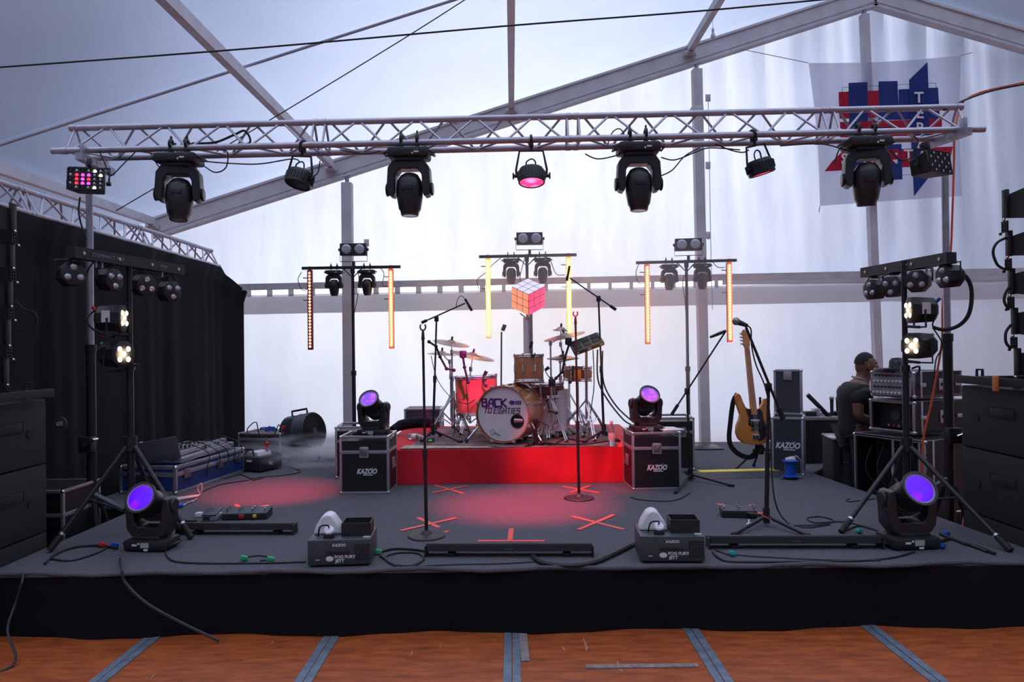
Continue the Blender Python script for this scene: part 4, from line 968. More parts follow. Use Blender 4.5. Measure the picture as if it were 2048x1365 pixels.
# cymbals
def cymbal_stand(lb, px, py, Y, r, tilt, foot, hubz=.42, boom=None, m=None, hat=False, a0=20, rr=.27):
    c = P(px, py, Y); X, Yf = foot; t = thing('cymbal_stand', lb, 'cymbal', (X, Yf, D))
    M = Matrix.Translation(c) @ Euler(tilt).to_matrix().to_4x4()
    MB().lathe([(.006, .02), (.03, .018), (.045, .004), (r * .6, -.006), (r, -.02), (r, -.022), (r * .6, -.009), (.045, 0), (.03, .012)], 40, M, cap=False).obj('cymbal', m or BRASS, t, world=True)
    if hat: MB().lathe([(.006, -.06), (.03, -.058), (.045, -.045), (r, -.026), (r, -.028), (.045, -.05)], 40, M, cap=False).obj('bottom_cymbal', m or BRASS, t, world=True)
    MB().lathe([(.012, .018), (.012, .05), (.006, .06)], 10, M).obj('wing_nut', BLK, t, world=True)
    base_top = Vector((X, Yf, D + .72)); el = Vector((X, Yf, max(D + .8, c.z - .12))) if boom is None else Vector(boom)
    b = MB(); b.cyl((X, Yf, D + .1), (X, Yf, D + .62), .0125); b.obj('lower_tube', CHR, t, world=True)
    b = MB(); b.cyl((X, Yf, D + .55), el, .0095); b.cyl((X, Yf, D + .59), (X, Yf, D + .65), .02); b.cyl(el - Vector((0, 0, .02)), el + Vector((0, 0, .03)), .018); b.obj('upper_tube', CHR, t, world=True)
    MB().cyl(el, M @ Vector((0, 0, -.01)), .006).obj('tilter', CHR, t, world=True)
    tripod_base(t, X, Yf, D, D + hubz, rr, CHR, a0=a0)
    return t
q = lambda px, Y: P(px, 700, Y).x
cymbal_stand('pale bronze cymbal, upper one at the left of the kit', 903, 684, 8.2, .20, (R(8), R(11), 0), (q(903, 8.2), 8.25), a0=200)
cymbal_stand('pink-lit bronze cymbal tilted above the floor tom', 946, 709, 7.95, .235, (R(6), R(13), 0), (q(934, 8.05), 8.5), boom=(q(940, 8), 8.1, P(945, 740, 8).z), a0=250)
cymbal_stand('thin bronze cymbal lying low at far left of the kit', 884, 706, 8.6, .17, (R(2), R(5), 0), (q(899, 8.6), 8.75), boom=(q(899, 8.7), 8.7, P(890, 725, 8.6).z), a0=90, rr=.2)
cymbal_stand('large dark bronze cymbal raised at the right of the kit', 1128, 670, 8.0, .225, (R(6), R(-12), 0), (q(1101, 7.8), 7.75), boom=(q(1101, 7.8), 7.8, P(1101, 688, 7.8).z), a0=60)
cymbal_stand('small splash cymbal stacked above the large right cymbal', 1122, 658, 8.1, .09, (R(6), R(4), 0), (q(1140, 8.5), 8.7), boom=(q(1122, 8.15), 8.2, P(1122, 690, 8.15).z), a0=10, rr=.2)
cymbal_stand('pair of closed hi-hat cymbals at the right of the kit', 1126, 713, 7.9, .17, (R(2), 0, 0), (q(1122, 7.9), 8.05), hat=True, a0=330, rr=.26)
# percussion pad
c = P(1173, 688, 7.75)
t = thing('percussion_pad', 'black electronic drum pad tilted on a stand beside the right cymbal', 'drum pad', (c.x, 7.85, D))
M = Matrix.Translation(c) @ Euler((R(28), R(-20), 0)).to_matrix().to_4x4()
MB().box((0, 0, 0), (.33, .24, .05), M, bev=.014).obj('housing', mat('pad_grey', (.05, .045, .05), .35), t, world=True)
for i in range(3):
    for j in range(2): MB().box((-.1 + .1 * i, -.05 + .1 * j, .028), (.085, .085, .008), M, bev=.003).obj('pad', RUB, t, world=True)
for sx in (-.13, 0, .13): MB().box((sx, -.121, 0), (.04, .006, .02), M, bev=.002).obj('edge_button', EDGE, t, world=True)
MB().cyl((c.x, 7.85, D + .2), c + Vector((0, .02, -.03)), .014).obj('stand_tube', CHR, t, world=True)
tripod_base(t, c.x, 7.85, D, D + .4, .3, CHR, a0=40)

# ================================================================ MICROPHONE STANDS
def mic(mb_head, t, tip, d, name='microphone', l=.17, r=.024, wired=True):
    tip = Vector(tip); d = Vector(d).normalized()
    g = MB(); g.sph(tip, r); g.obj(name + '_grille', mat('mic_grille', (.3, .3, .32), .4, .8), t, world=True)
    MB().cyl(tip + d * r * .6, tip + d * l, r * .8, r * .5).obj(name + '_body', BLK2, t, world=True)
def round_stand(lb, px, ptop, pbase, Y0, clipm=None):
    base = G(pbase[0], pbase[1], S); top = P(ptop[0], ptop[1], base.y)
    t = thing('microphone_stand', lb, 'microphone stand', base)
    MB().lathe([(.127, 0), (.13, .006), (.125, .012), (.04, .022), (.025, .04), (.014, .045)], 40, Matrix.Translation(base)).obj('round_base', BLK, t, world=True)
    mid = base.lerp(top, .42)
    MB().cyl(base + Vector((0, 0, .03)), mid, .0125).obj('lower_tube', STEEL_K, t, world=True)
    MB().cyl(mid, top, .009).obj('upper_tube', STEEL_K, t, world=True)
    MB().cyl(mid - Vector((0, 0, .03)), mid + Vector((0, 0, .03)), .018).obj('clutch', BLK, t, world=True)
    MB().cyl(base.lerp(top, .99), base.lerp(top, .99) + Vector((0, 0, .06)), .013, .008).obj('swivel', BLK, t, world=True)
    b = MB(); cc = top + Vector((0, 0, .075))
    b.tube([cc + Vector((.019 * math.sin(R(a_)), 0, -.024 * math.cos(R(a_)))) for a_ in range(-135, 136, 27)], .006, 6); b.obj('clip', clipm or BLK, t, world=True)
    return t
round_stand('black round-base microphone stand at left with empty clip', 0, (846, 676), (853, 1074), 0, mat('clip_grey', (.1, .1, .11), .4))
round_stand('black round-base microphone stand at stage centre with empty red-brown clip', 0, (1151, 645), (1158, 998), 0, mat('clip_brown', (.16, .03, .03), .4))
def boom_stand(lb, base, z0, px_piv, tail, tip, Yp, Ybm=None, feet=None, hub=.10, micd=None, r=.0105, fr=.28, a0=20, mk=None):
    base = Vector(base); piv = P(*px_piv, Yp)
    t = thing('microphone_stand', lb, 'microphone stand', base)
    mid = base.lerp(piv, .5)
    MB().cyl(base + Vector((0, 0, .05)), mid, r * 1.25).obj('lower_tube', STEEL_K, t, world=True)
    MB().cyl(mid, piv, r * .9).obj('upper_tube', STEEL_K, t, world=True)
    MB().cyl(mid - Vector((0, 0, .035)), mid + Vector((0, 0, .035)), .018).obj('clutch', BLK, t, world=True)
    MB().box(piv, (.045, .035, .06), bev=.008).obj('boom_joint', BLK, t, world=True)
    a_ = P(*tail, Yp); c_ = P(*tip, Ybm or Yp)
    MB().cyl(a_, c_, r * .75).obj('boom', STEEL_K, t, world=True)
    MB().cyl(a_, a_.lerp(c_, .12), r * 1.5).obj('counterweight', RUB, t, world=True)
    if feet:
        for f_ in feet:
            f_ = Vector(f_); MB().cyl(base + Vector((0, 0, hub)), f_ + Vector((0, 0, .012)), r).obj('leg', STEEL_K, t, world=True)
            d = (f_ - base).normalized(); MB().cyl(f_ + Vector((0, 0, .012)) - d * .03, f_ + Vector((0, 0, .012)) + d * .03, .014).obj('rubber_foot', RUB, t, world=True)
    MB().cyl(base + Vector((0, 0, hub - .05)), base + Vector((0, 0, hub + .06)), .024).obj('hub', BLK, t, world=True)
    return t, a_, c_
b1 = G(866, 880, D); 
t, a_, c_ = boom_stand('black boom microphone stand reaching over the left of the drum kit', b1, D, (873, 638), (843, 646), (930, 607), b1.y, b1.y + .1,
                       [G(845, 884, D), G(920, 886, D), (b1.x + .05, b1.y + .3, D)])
d = P(943, 621, b1.y + .1) - P(928, 596, b1.y + .1)
tm = thing('microphone', 'slim black condenser microphone on the left overhead boom', 'microphone', P(936, 610, b1.y + .1))
MB().cyl(P(930, 598, b1.y + .1), P(944, 622, b1.y + .1), .013).obj('body', BLK, tm, world=True); MB().cyl(P(938, 612, b1.y + .1), P(944, 622, b1.y + .1), .0145).obj('grille', RUB, tm, world=True)
cable('microphone_cable', [P(929, 597, b1.y + .1), P(922, 592, b1.y + .1), P(915, 600, b1.y + .08), P(912, 615, b1.y + .05)], .004, 'black cable arching from the left overhead microphone')
b2 = G(1208, 880, D)
t, a_, c_ = boom_stand('black boom microphone stand reaching over the right of the drum kit', b2, D, (1197, 598), (1232, 620), (1139, 556), b2.y, b2.y + .1,
                       [G(1235, 884, D), G(1170, 886, D), (b2.x - .02, b2.y + .35, D)])
tm = thing('microphone', 'slim black condenser microphone on the right overhead boom', 'microphone', P(1136, 550, b2.y + .1))
MB().cyl(P(1139, 532, b2.y + .1), P(1134, 562, b2.y + .1), .013).obj('body', BLK, tm, world=True); MB().cyl(P(1135, 553, b2.y + .1), P(1134, 562, b2.y + .1), .0145).obj('grille', RUB, tm, world=True)
b3 = G(1381, 962, S)
boom_stand('black tripod boom stand without microphone beside the right flight case', b3, S, (1374, 783), (1343, 830), (1452, 662), b3.y, b3.y - .1,
           [G(1352, 988, S), G(1462, 974, S), (b3.x + .12, b3.y + .3, S)], hub=.06)
MB().tube([P(1452, 662, b3.y - .1), P(1440, 667, b3.y - .1), P(1420, 675, b3.y - .1)], [.012, .016, .012], 8).single('microphone_clip', BLK, 'black empty clip at the tip of the right boom stand', 'clip')
b4 = G(1533, 1052, S)
boom_stand('black tripod boom stand with vocal microphone in front of the bass guitar', b4, S, (1537, 775), (1566, 838), (1492, 655), b4.y, b4.y - .1,
           [G(1470, 1072, S), G(1612, 1074, S), G(1478, 1030, S)], hub=.07, r=.013)
Ym = b4.y - .1
tm = thing('microphone', 'dark vocal microphone with round grille pointing left on the right boom stand', 'microphone', P(1480, 646, Ym))
MB().sph(P(1472, 643, Ym), .028, n=16).obj('grille', mat('mic_grille', (.3, .3, .32), .4, .8), tm, world=True)
MB().cyl(P(1474, 644, Ym), P(1495, 652, Ym), .022, .013, n=14).obj('body', BLK2, tm, world=True)
cable('microphone_cable', [P(1494, 651, Ym), P(1502, 660, Ym), P(1503, 690, Ym), P(1512, 730, Ym), P(1532, 780, Ym + .05), P(1541, 850, b4.y - .03), P(1543, 940, b4.y - .03), P(1552, 1010, b4.y - .05), G(1575, 1046, S + .008), G(1610, 1056, S + .005), G(1660, 1050, S + .005)], .005, 'black cable running down from the vocal microphone to the floor')
# overhead behind, clamp mics around the kit
c = P(1007, 655, 8.4)
tm = thing('microphone', 'grey microphone on a thin stand behind the bass drum', 'microphone', (P(1001, 800, 8.4).x, 8.4, D))
MB().cyl(P(1005, 662, 8.4), P(1010, 650, 8.4), .022).obj('body', GREYP, tm, world=True)
MB().cyl((P(1001, 800, 8.4).x, 8.4, D), P(1003, 664, 8.4), .009).obj('stand_tube', STEEL_K, tm, world=True)
MB().lathe([(.1, 0), (.1, .01), (.02, .02)], 20, Matrix.Translation((P(1001, 800, 8.4).x, 8.4, D))).obj('round_base', BLK, tm, world=True)
def clip_mic(pts, Y, lb, rr=.013):
    pp = [P(x, y, Y) for x, y in pts]; t = thing('clip_microphone', lb, 'microphone', pp[-1])
    MB().cyl(pp[0], pp[1], rr, rr * .8).obj('body', BLK, t, world=True); MB().tube(pp[1:], .005, 6, sm=4).obj('gooseneck', CAB, t, world=True)
    MB().box(pp[-1], (.03, .03, .03), bev=.004).obj('clamp', BLK, t, world=True)
clip_mic([(1064, 684), (1060, 697), (1062, 704), (1066, 712)], 7.55, 'small black clip microphone on the rim of the rack tom', .016)
clip_mic([(973, 743), (968, 752), (966, 765), (972, 772)], 7.8, 'small dark clip microphone on the rim of the floor tom', .02)
clip_mic([(1098, 735), (1090, 741), (1096, 752), (1104, 760)], 7.7, 'black clip microphone aimed at the snare drum', .018)
clip_mic([(1146, 732), (1146, 750), (1146, 758), (1140, 765)], 7.8, 'black clip microphone in front of the yellow lit drum', .012)
# jointed clamp arms
def arm(pts, Y, lb, head=None):
    pp = [P(x, y, Y) for x, y in pts]; t = thing('clamp_arm', lb, 'clamp arm', pp[-1])
    for a_, c_ in zip(pp, pp[1:]): MB().cyl(a_, c_, .011).obj('arm_segment', BLK, t, world=True)
    for p in pp: MB().sph(p, .019).obj('joint', BLK, t, world=True)
    if head: MB().box(P(*head, Y), (.07, .03, .075), bev=.01).obj('holder', BLK, t, world=True)
arm([(858, 684), (872, 693), (880, 714), (893, 738), (908, 741)], b1.y, 'black jointed clamp arm on the left boom stand pole')
arm([(1086, 775), (1094, 800), (1099, 822), (1113, 826)], 7.35, 'black jointed clamp arm with square holder right of the bass drum', (1104, 766))
arm([(926, 715), (929, 735), (936, 765)], 7.7, 'black arm with square holder above the floor tom', (926, 709))
arm([(1138, 690), (1130, 715), (1124, 745), (1112, 757)], 7.7, 'black jointed arm hanging under the right cymbals', (1137, 683))
# kick drum mic on boom
b5 = G(1072, 890, D)
t, a_, c_ = boom_stand('short black microphone stand in front of the bass drum port', b5, D, (1071, 843), (1078, 843), (1046, 842), b5.y, b5.y, [G(1060, 893, D), G(1100, 890, D), (b5.x, b5.y + .15, D)], hub=.05, r=.008)
MB().cyl(P(1046, 842, b5.y), P(1028, 842, b5.y), .022, .026).single('kick_microphone', mat('mic_silver', (.35, .35, .38), .35, .7), 'stubby silver microphone at the bass drum port', 'microphone')
t = thing('bass_pedal', 'black and chrome bass drum pedal behind the bass drum', 'pedal', (bdc.x + .25, bdc.y + .55, D))
MB().box((bdc.x + .25, bdc.y + .6, D + .03), (.09, .26, .012), rot=(R(8), 0, 0), bev=.003).obj('footboard', CHR, t, world=True)
MB().box((bdc.x + .25, bdc.y + .6, D + .006), (.11, .3, .01)).obj('base', BLK, t, world=True)
cable('drum_cable', [P(1195, 700, 7.7), P(1196, 760, 7.65), P(1215, 800, 7.55), P(1245, 838, 7.45), P(1262, 850, 7.3)], .008, 'black cable sagging from the drum pad towards the right flight case')
cable('drum_cable', [P(1205, 702, 7.72), P(1207, 765, 7.68), P(1232, 812, 7.5), P(1268, 846, 7.25)], .008, 'second black cable sagging just right of the first from the drum pad')
cable('drum_cable', [P(1186, 700, 7.7), P(1188, 770, 7.7), P(1182, 820, 7.7), G(1178, 870, D + .01)], .005, 'thin cable hanging straight down under the drum pad')
cable('drum_cable', [P(862, 712, 7.6), P(875, 760, 7.6), P(902, 795, 7.65), P(932, 808, 7.7), P(950, 800, 7.8)], .004, 'thin black cable sagging from the left boom stand to the floor tom')
cable('drum_cable', [G(1050, 893, D + .006), G(1090, 888, D + .006), G(1140, 890, D + .006), G(1195, 886, D + .006), G(1235, 878, D + .006)], .009, 'black cable along the front edge of the drum rug')
cable('drum_cable', [G(1062, 888, D + .015), G(1085, 880, D + .02), G(1105, 889, D + .015), G(1130, 878, D + .02), G(1165, 884, D + .015)], .008, 'tangled black cable on the drum rug beneath the stands')
# shoes-bag: green lit stomp box, bottles
t = thing('stomp_box', 'small black pedal with green light at the foot of the left boom stand', 'pedal', G(862, 884, D) + Vector((0, -.02, 0)))
MB().box((0, 0, .022), (.07, .09, .04), bev=.006).obj('body', BLK, t); MB().box((0, -.046, .022), (.04, .004, .02)).obj('display', mat('green_display', (.05, .3, .1), .3, em=(.1, .6, .2), es=.25), t)
def bottle(lb, p, h=.22, lying=False, yaw=0, cap_m=None, label_m=None):
    t = thing('water_bottle', lb, 'bottle', p, (0, R(90) if lying else 0, yaw))
    MB().lathe([(.028, 0), (.032, .008), (.032, h * .66), (.027, h * .74), (.013, h * .88), (.013, h * .93)], 20).obj('bottle_body', GLASSB, t)
    MB().lathe([(.0325, h * .25), (.033, h * .26), (.033, h * .52), (.0325, h * .53)], 20, cap=False).obj('paper_label', label_m or WHITE, t)
    MB().lathe([(.015, h * .9), (.016, h * .92), (.016, h), (.014, h + .003)], 16).obj('cap', cap_m or WHITE, t)
bottle('clear plastic bottle lying at the left front of the riser', G(822, 880, D) + Vector((-.02, 0, .035)), .22, True, R(-35))
bottle('clear plastic bottle standing at the right front corner of the riser', G(1224, 893, D) + Vector((0, 0.02, 0)), .24, label_m=mat('clear_label', (.7, .6, .62), .3))

# ================================================================ FLIGHT CASES
def flight_case(name, lb, loc, rotz, w_, d_, h_, panel=PANEL, seam=.72, latches=(0,), logo=None, faint=None, handle=True, corners=True, cat='flight case', e=.022, tray=False, handle_front=False):
    t = thing(name, lb, cat, loc, (0, 0, rotz))
    b = MB().box((0, 0, h_ / 2 - (.02 if tray else 0)), (w_ - .012, d_ - .012, h_ - .012 - (.04 if tray else 0)))
    b.obj('body', panel, t, smooth=False)
    b = MB()
    for sx in (-1, 1):
        for sy in (-1, 1): b.box((sx * (w_ / 2 - e / 2), sy * (d_ / 2 - e / 2), h_ / 2), (e, e, h_ - .01), bev=.002)
        for z in (e / 2, h_ - e / 2): b.box((sx * (w_ / 2 - e / 2), 0, z), (e, d_ - .01, e), bev=.002)
    for sy in (-1, 1):
        for z in (e / 2, h_ - e / 2): b.box((0, sy * (d_ / 2 - e / 2), z), (w_ - .01, e, e), bev=.002)
    if seam:
        z = h_ * seam
        for sy in (-1, 1): b.box((0, sy * (d_ / 2 - .003), z), (w_ - .01, .008, e * 1.3), bev=.001)
        for sx in (-1, 1): b.box((sx * (w_ / 2 - .003), 0, z), (.008, d_ - .01, e * 1.3), bev=.001)
    b.obj('edging', EDGE, t)
    if corners:
        for sx in (-1, 1):
            for sy in (-1, 1):
                for z in (e * .55, h_ - e * .55): MB().sph((sx * (w_ / 2 - e * .45), sy * (d_ / 2 - e * .45), z), e * .72, n=10).obj('ball_corner', CHR, t)
    for lx in latches:
        o = MB().box((lx, -d_ / 2 - .006, h_ * (seam or .7)), (.085, .012, .10), bev=.012).obj('latch', EDGE, t)
        b = MB().box((lx, -d_ / 2 - .014, h_ * (seam or .7)), (.055, .006, .065), bev=.006); b.box((lx, -d_ / 2 - .02, h_ * (seam or .7)), (.012, .012, .05), bev=.003, rot=(0, R(40), 0)); b.obj('latch_knob', mat('dull_steel', (.3, .3, .32), .4, .8), o)
    if handle:
        for sx in (-1, 1):
            o = MB().box((sx * (w_ / 2 + .002), 0, h_ * .48), (.008, .13, .10), bev=.003).obj('handle', EDGE, t)
            MB().tube([(sx * (w_ / 2 + .01), -.045, h_ * .48 + .02), (sx * (w_ / 2 + .02), -.045, h_ * .48 - .03), (sx * (w_ / 2 + .02), .045, h_ * .48 - .03), (sx * (w_ / 2 + .01), .045, h_ * .48 + .02)], .006, 6).obj('grip', CHR, o)
    if logo:
        b = MB(); x0, z0, s_ = logo; b.text('KAZOO', s_ * 1.02, rotM((x0, -d_ / 2 + .003, z0), (PI / 2, 0, 0)), .0012, shear=.3, off=.0028, sx=.78); b.prism([(x0 + s_ * .72, z0 + s_ * .42), (x0 + s_ * .95, z0 + s_ * .62), (x0 + s_ * .85, z0 + s_ * .42)], -d_ / 2 - .001, -d_ / 2 + .002)
        b.box((x0 + s_ * .2, -d_ / 2 + .003, z0 - s_ * .5), (s_ * 1.4, .0018, s_ * .12)); b.obj('logo', WPAINT, t, smooth=False)
    if faint:
        b = MB(); b.text('ClayPaky', .07, rotM((-.045, -d_ / 2 + .0025, h_ * .46), (PI / 2, 0, 0)), .0006); b.tube([(.145 + .032 * math.cos(2 * PI * k_ / 20), -d_ / 2 + .0025, h_ * .46 + .032 * math.sin(2 * PI * k_ / 20)) for k_ in range(20)], .0016, 4, closed=True)
        b.obj('faded_print', mat('faded_print', (.03, .026, .028), .5), t, smooth=False)
    if tray:
        b = MB().box((0, 0, h_ - .055), (w_ * .8, d_ * .8, .02)); b.obj('recess', PANEL, t)
    return t
pL = G(730, 989, S); 
flight_case('flight_case', 'black flight case with silver edges under the left moving head, in front of the riser', (pL.x, pL.y + .21, S), R(-1), .445, .42, .52, logo=(.02, .20, .062), faint=True, tray=True)
pR = G(1312, 981, S)
flight_case('flight_case', 'black flight case with silver edges lit pink under the right moving head', (pR.x, pR.y + .21, S), R(3), .445, .42, .52, logo=(.0, .20, .062), faint=True, tray=True)
moving_head('moving_head', 'beam', False, 'black moving head with magenta lens standing on the left flight case', (pL.x + .045, pL.y + .22, S + .49), (0, 0, R(-14)), R(50), 0, .86, VIO)
moving_head('moving_head', 'beam', False, 'black moving head with magenta lens standing on the right flight case', (pR.x - .045, pR.y + .22, S + .49), (0, 0, R(12)), R(50), 0, .88, VIO)
b = MB().box((pR.x + .16, pR.y + .2, S + .526), (.2, .26, .006), rot=(0, 0, R(10))); b.single('paper_sheet', WHITE, 'white sheet lying on top of the right flight case', 'paper')
q = G(715, 915, S); flight_case('flight_case', 'open black flight case behind the left one, half hidden', (P(720, 850, 7.6).x, 7.75, S), R(4), .50, .45, .52, tray=True, latches=(-.16,))
q = P(1345, 850, 7.8); flight_case('flight_case', 'black flight case behind the right moving head, half hidden', (P(1340, 850, 7.9).x, 7.95, S), R(-3), .46, .4, .55, latches=(.1,), tray=True)
q = P(843, 830, 9.0); t = flight_case('flight_case', 'dark grey flight case with stencilled marks standing on the back left of the riser', (q.x, 9.3, RZ - .33), 0, .45, .38, .56, GREYP, latches=(-.1, .12), handle=False)
# corner duct of black cloth by that case
b = MB().tube([P(785, 862, 8.3), P(800, 852, 8.4), P(830, 846, 8.5), P(868, 846, 8.6)], [.05, .06, .06, .05], 10, sm=4); b.single('rolled_cloth', CURT, 'rolled black cloth at the back left of the riser', 'cloth')

# ================================================================ FRONT FOG MACHINES
def fog(lb, px0, px1, py, yaw, wm):
    a_ = G(px0, py, S); c_ = G(px1, py - 3, S); c0 = (a_ + c_) / 2; w_ = (c_ - a_).length
    t = thing('fog_machine', lb, 'fog machine', (c0.x, c0.y + .16, S), (0, 0, yaw))
    h = .15; d_ = .31
    o = MB().box((0, 0, .012 + h / 2), (w_, d_, h), bev=.006).obj('housing', FOGG, t)
    for sx in (-1, 1):
        for sy in (-1, 1): MB().cyl((sx * (w_ / 2 - .03), sy * (d_ / 2 - .03), 0), (sx * (w_ / 2 - .03), sy * (d_ / 2 - .03), .014), .014).obj('foot', RUB, t)
    b = MB()
    for k_ in range(5):
        for j in range(6): b.box((w_ * .27 + .018 * k_, -d_ / 2 - .001, .045 + .017 * j), (.012, .004, .011))
    b.obj('vent', RUB, t, smooth=False)
    MB().box((-.005, -d_ / 2 - .004, .09), (w_ * .36, .01, .014), bev=.002).obj('front_slot', BLK, t)
    b = MB(); b.text('FOG FURY', .024, rotM((.035, -d_ / 2 - .0015, .06), (PI / 2, 0, 0)), .0008, off=.0008, sx=1.1, align='LEFT' if 0 else 'CENTER'); b.text('JETT', .026, rotM((.005, -d_ / 2 - .0015, .036), (PI / 2, 0, 0)), .0008, off=.001)
    b.text('KAZOO', .022, rotM((.0, -d_ / 2 - .0015, .13), (PI / 2, 0, 0)), .0008, shear=.2, off=.0006); b.box((-w_ / 2 + .06, -d_ / 2 - .0015, .045), (.025, .0015, .004)); b.obj('lettering', WPAINT, t, smooth=False)
    b = MB().sph((-.055, -d_ / 2 - .0015, .05), .02, (1.15, .08, .8)); b.obj('round_logo', WPAINT, t)
    # white tank under a grey cap
    b = MB(); A = [(-.2, 0), (-.02, 0), (-.04, .05), (-.085, .115), (-.115, .125), (-.15, .11), (-.185, .05)]
    b.prism([(x + .02, z + h + .012) for x, z in A], -.02, .1); o = b.obj('fluid_tank', WHITE, t); bv = o.modifiers.new('b', 'BEVEL'); bv.width = .012; bv.segments = 3
    b = MB().lathe([(.03, 0), (.032, .01), (.032, .035), (.026, .042)], 20, rotM((-.07, -.075, h + .03), (R(35), 0, 0))); b.obj('tank_cap', WHITE, t)
    MB().box((-.07, -.09, h + .025), (.06, .06, .03), bev=.006).obj('pump_cover', BLK, t)
    MB().tube([(-.07, -.09, h + .07), (-.075, -.11, h + .09), (-.12, -.1, h + .08), (-.135, -.09, h + .02)], .005, 6, sm=5).obj('fluid_hose', CAB, t)
    b = MB()
    z = h + .012
    for (x, y, sx, sy) in ((.09, -.075, .17, .006), (.09, .075, .17, .006), (.005, 0, .006, .15), (.175, 0, .006, .15)): b.box((x, y, z + .04), (sx, sy, .08))
    b.box((.09, 0, z + .004), (.17, .15, .006)); b.obj('nozzle_box', BLK, t)
    b = MB()
    for j in range(3): b.box((w_ / 2 - .03, -.09 + .07 * j, h + .0125), (.04, .05, .0015), rot=(0, 0, 0))
    b.obj('warning_label', mat('pale_label', (.45, .48, .5), .5), t, smooth=False)
    return t
fog('grey fog machine with white tank on the front edge left of centre', 612, 738, 1137, R(3), 0)
fog('grey fog machine with white tank on the front edge right of centre', 1285, 1412, 1130, R(-3), 0)
# LED battens along the front
def batten(lb, xa, xb, py, h=.085):
    a_ = G(xa, py, S); c_ = G(xb, py, S); w_ = (c_ - a_).length; t = thing('light_batten', lb, 'light bar', ((a_.x + c_.x) / 2, a_.y + .05, S), (0, 0, math.atan2(c_.y - a_.y, c_.x - a_.x)))
    M = rotM((0, .01, .05), (R(-12), 0, 0))
    MB().box((0, 0, 0), (w_, .11, .05), M, bev=.005).obj('housing', BLK, t)
    MB().box((0, -.056, -.004), (w_ * .985, .006, .036), M).obj('front_glass', RUB, t)
    for sx in (-1, 1):
        MB().prism([(-.06, -.05), (.06, -.05), (.05, .02), (-.05, .02)], -.004, .004, rotM((sx * (w_ / 2 + .006), 0, .05), (0, 0, PI / 2))).obj('end_bracket', BLK, t)
    MB().box((.0, -.061, -.012), (.06, .003, .008), M).obj('name_plate', GREYP, t)
    for sx in (-.35, .35): MB().box((sx * w_, .01, .011), (.05, .09, .022), bev=.004).obj('floor_bracket', BLK, t)
batten('long black light batten lying at the front centre of the stage', 852, 1186, 1118)
batten('long black light batten lying at the front right of the stage', 1424, 1770, 1102)
batten('black light batten lying at the front left beside the violet lamp', 352, 582, 1073)

# ================================================================ PEDALBOARDS
def pedalboard(lb, px, py, w_, d_, yaw, knobs=8):
    c = G(px, py, S); t = thing('pedalboard', lb, 'effects pedal', (c.x, c.y + d_ / 2, S), (0, 0, yaw))
    b = MB(); b.prism([(-d_ / 2, .006), (d_ / 2, .006), (d_ / 2, .065), (-d_ / 2, .045)], -w_ / 2, w_ / 2, Matrix.Rotation(-PI / 2, 4, 'Z') @ Matrix.Scale(-1, 4, (1, 0, 0)) if 0 else Matrix.Rotation(PI / 2, 4, 'Z')); b.obj('housing', BLK, t)
    b = MB().box((0, 0, .058), (w_ * .98, d_ * .9, .004), rot=(R(8), 0, 0)); b.obj('top_panel', GREYP, t)
    for k_ in range(knobs):
        x = -w_ * .42 + w_ * .84 * (k_ % (knobs // 2)) / (knobs // 2 - 1); y = -.03 if k_ < knobs // 2 else .04
        MB().cyl((x, y, .055), (x, y, .08), .008, n=10).obj('footswitch', CHR, t)
    return t
t = pedalboard('silver and black multi-effects pedalboard near the left light batten', 487, 1041, .34, .17, R(3))
b = MB().box((-.02, -.09, .03), (.04, .01, .03), bev=.005); b.obj('socket', REDP, t); b = MB().box((.08, -.09, .03), (.03, .01, .025), bev=.005); b.obj('socket', YEL, t)
t = thing('volume_pedal', 'grey volume pedal with small display beside the left pedalboard', 'effects pedal', G(418, 1043, S) + Vector((0, .06, 0)), (0, 0, R(5)))
MB().box((0, 0, .022), (.12, .14, .04), bev=.006).obj('base', EDGE, t); MB().box((0, .01, .058), (.11, .18, .012), rot=(R(7), 0, 0), bev=.004).obj('treadle', GREYP, t); MB().box((-.02, -.072, .024), (.05, .004, .024)).obj('display', RUB, t)
t = thing('power_adapter', 'white plug adapter left of the volume pedal', 'adapter', G(398, 1035, S))
MB().box((0, 0, .02), (.05, .05, .036), bev=.006).obj('body', WHITE, t)
b = MB().box((0, 0, .008), (.10, .035, .014), bev=.004).single('small_switch_box', BLK, 'small black box beside the left stand foot', 'box'); b.location = G(380, 1044, S)
t = pedalboard('small black effects pedal with silver switches before the right red cross', 1482, 1037, .26, .13, R(-8), 6)
MB().sph((.09, -.075, .03), .02, (1.6, .6, .7)).obj('plug', WHITE, t)
cable('white_lead', [G(1498, 1040, S + .02), G(1497, 1046, S + .01), G(1493, 1050, S + .01), G(1505, 1046, S + .03), G(1524, 1044, S + .04)], .005, 'short white lead between right pedal and microphone stand', m=WHITE)
b = MB(); strip(b, P(1524, 1032, 5.1), P(1541, 1040, 5.1), .03, .004); b.single('red_tape_tag', TAPE, 'red tape wrapped on the right microphone stand hub', 'tape', smooth=False)

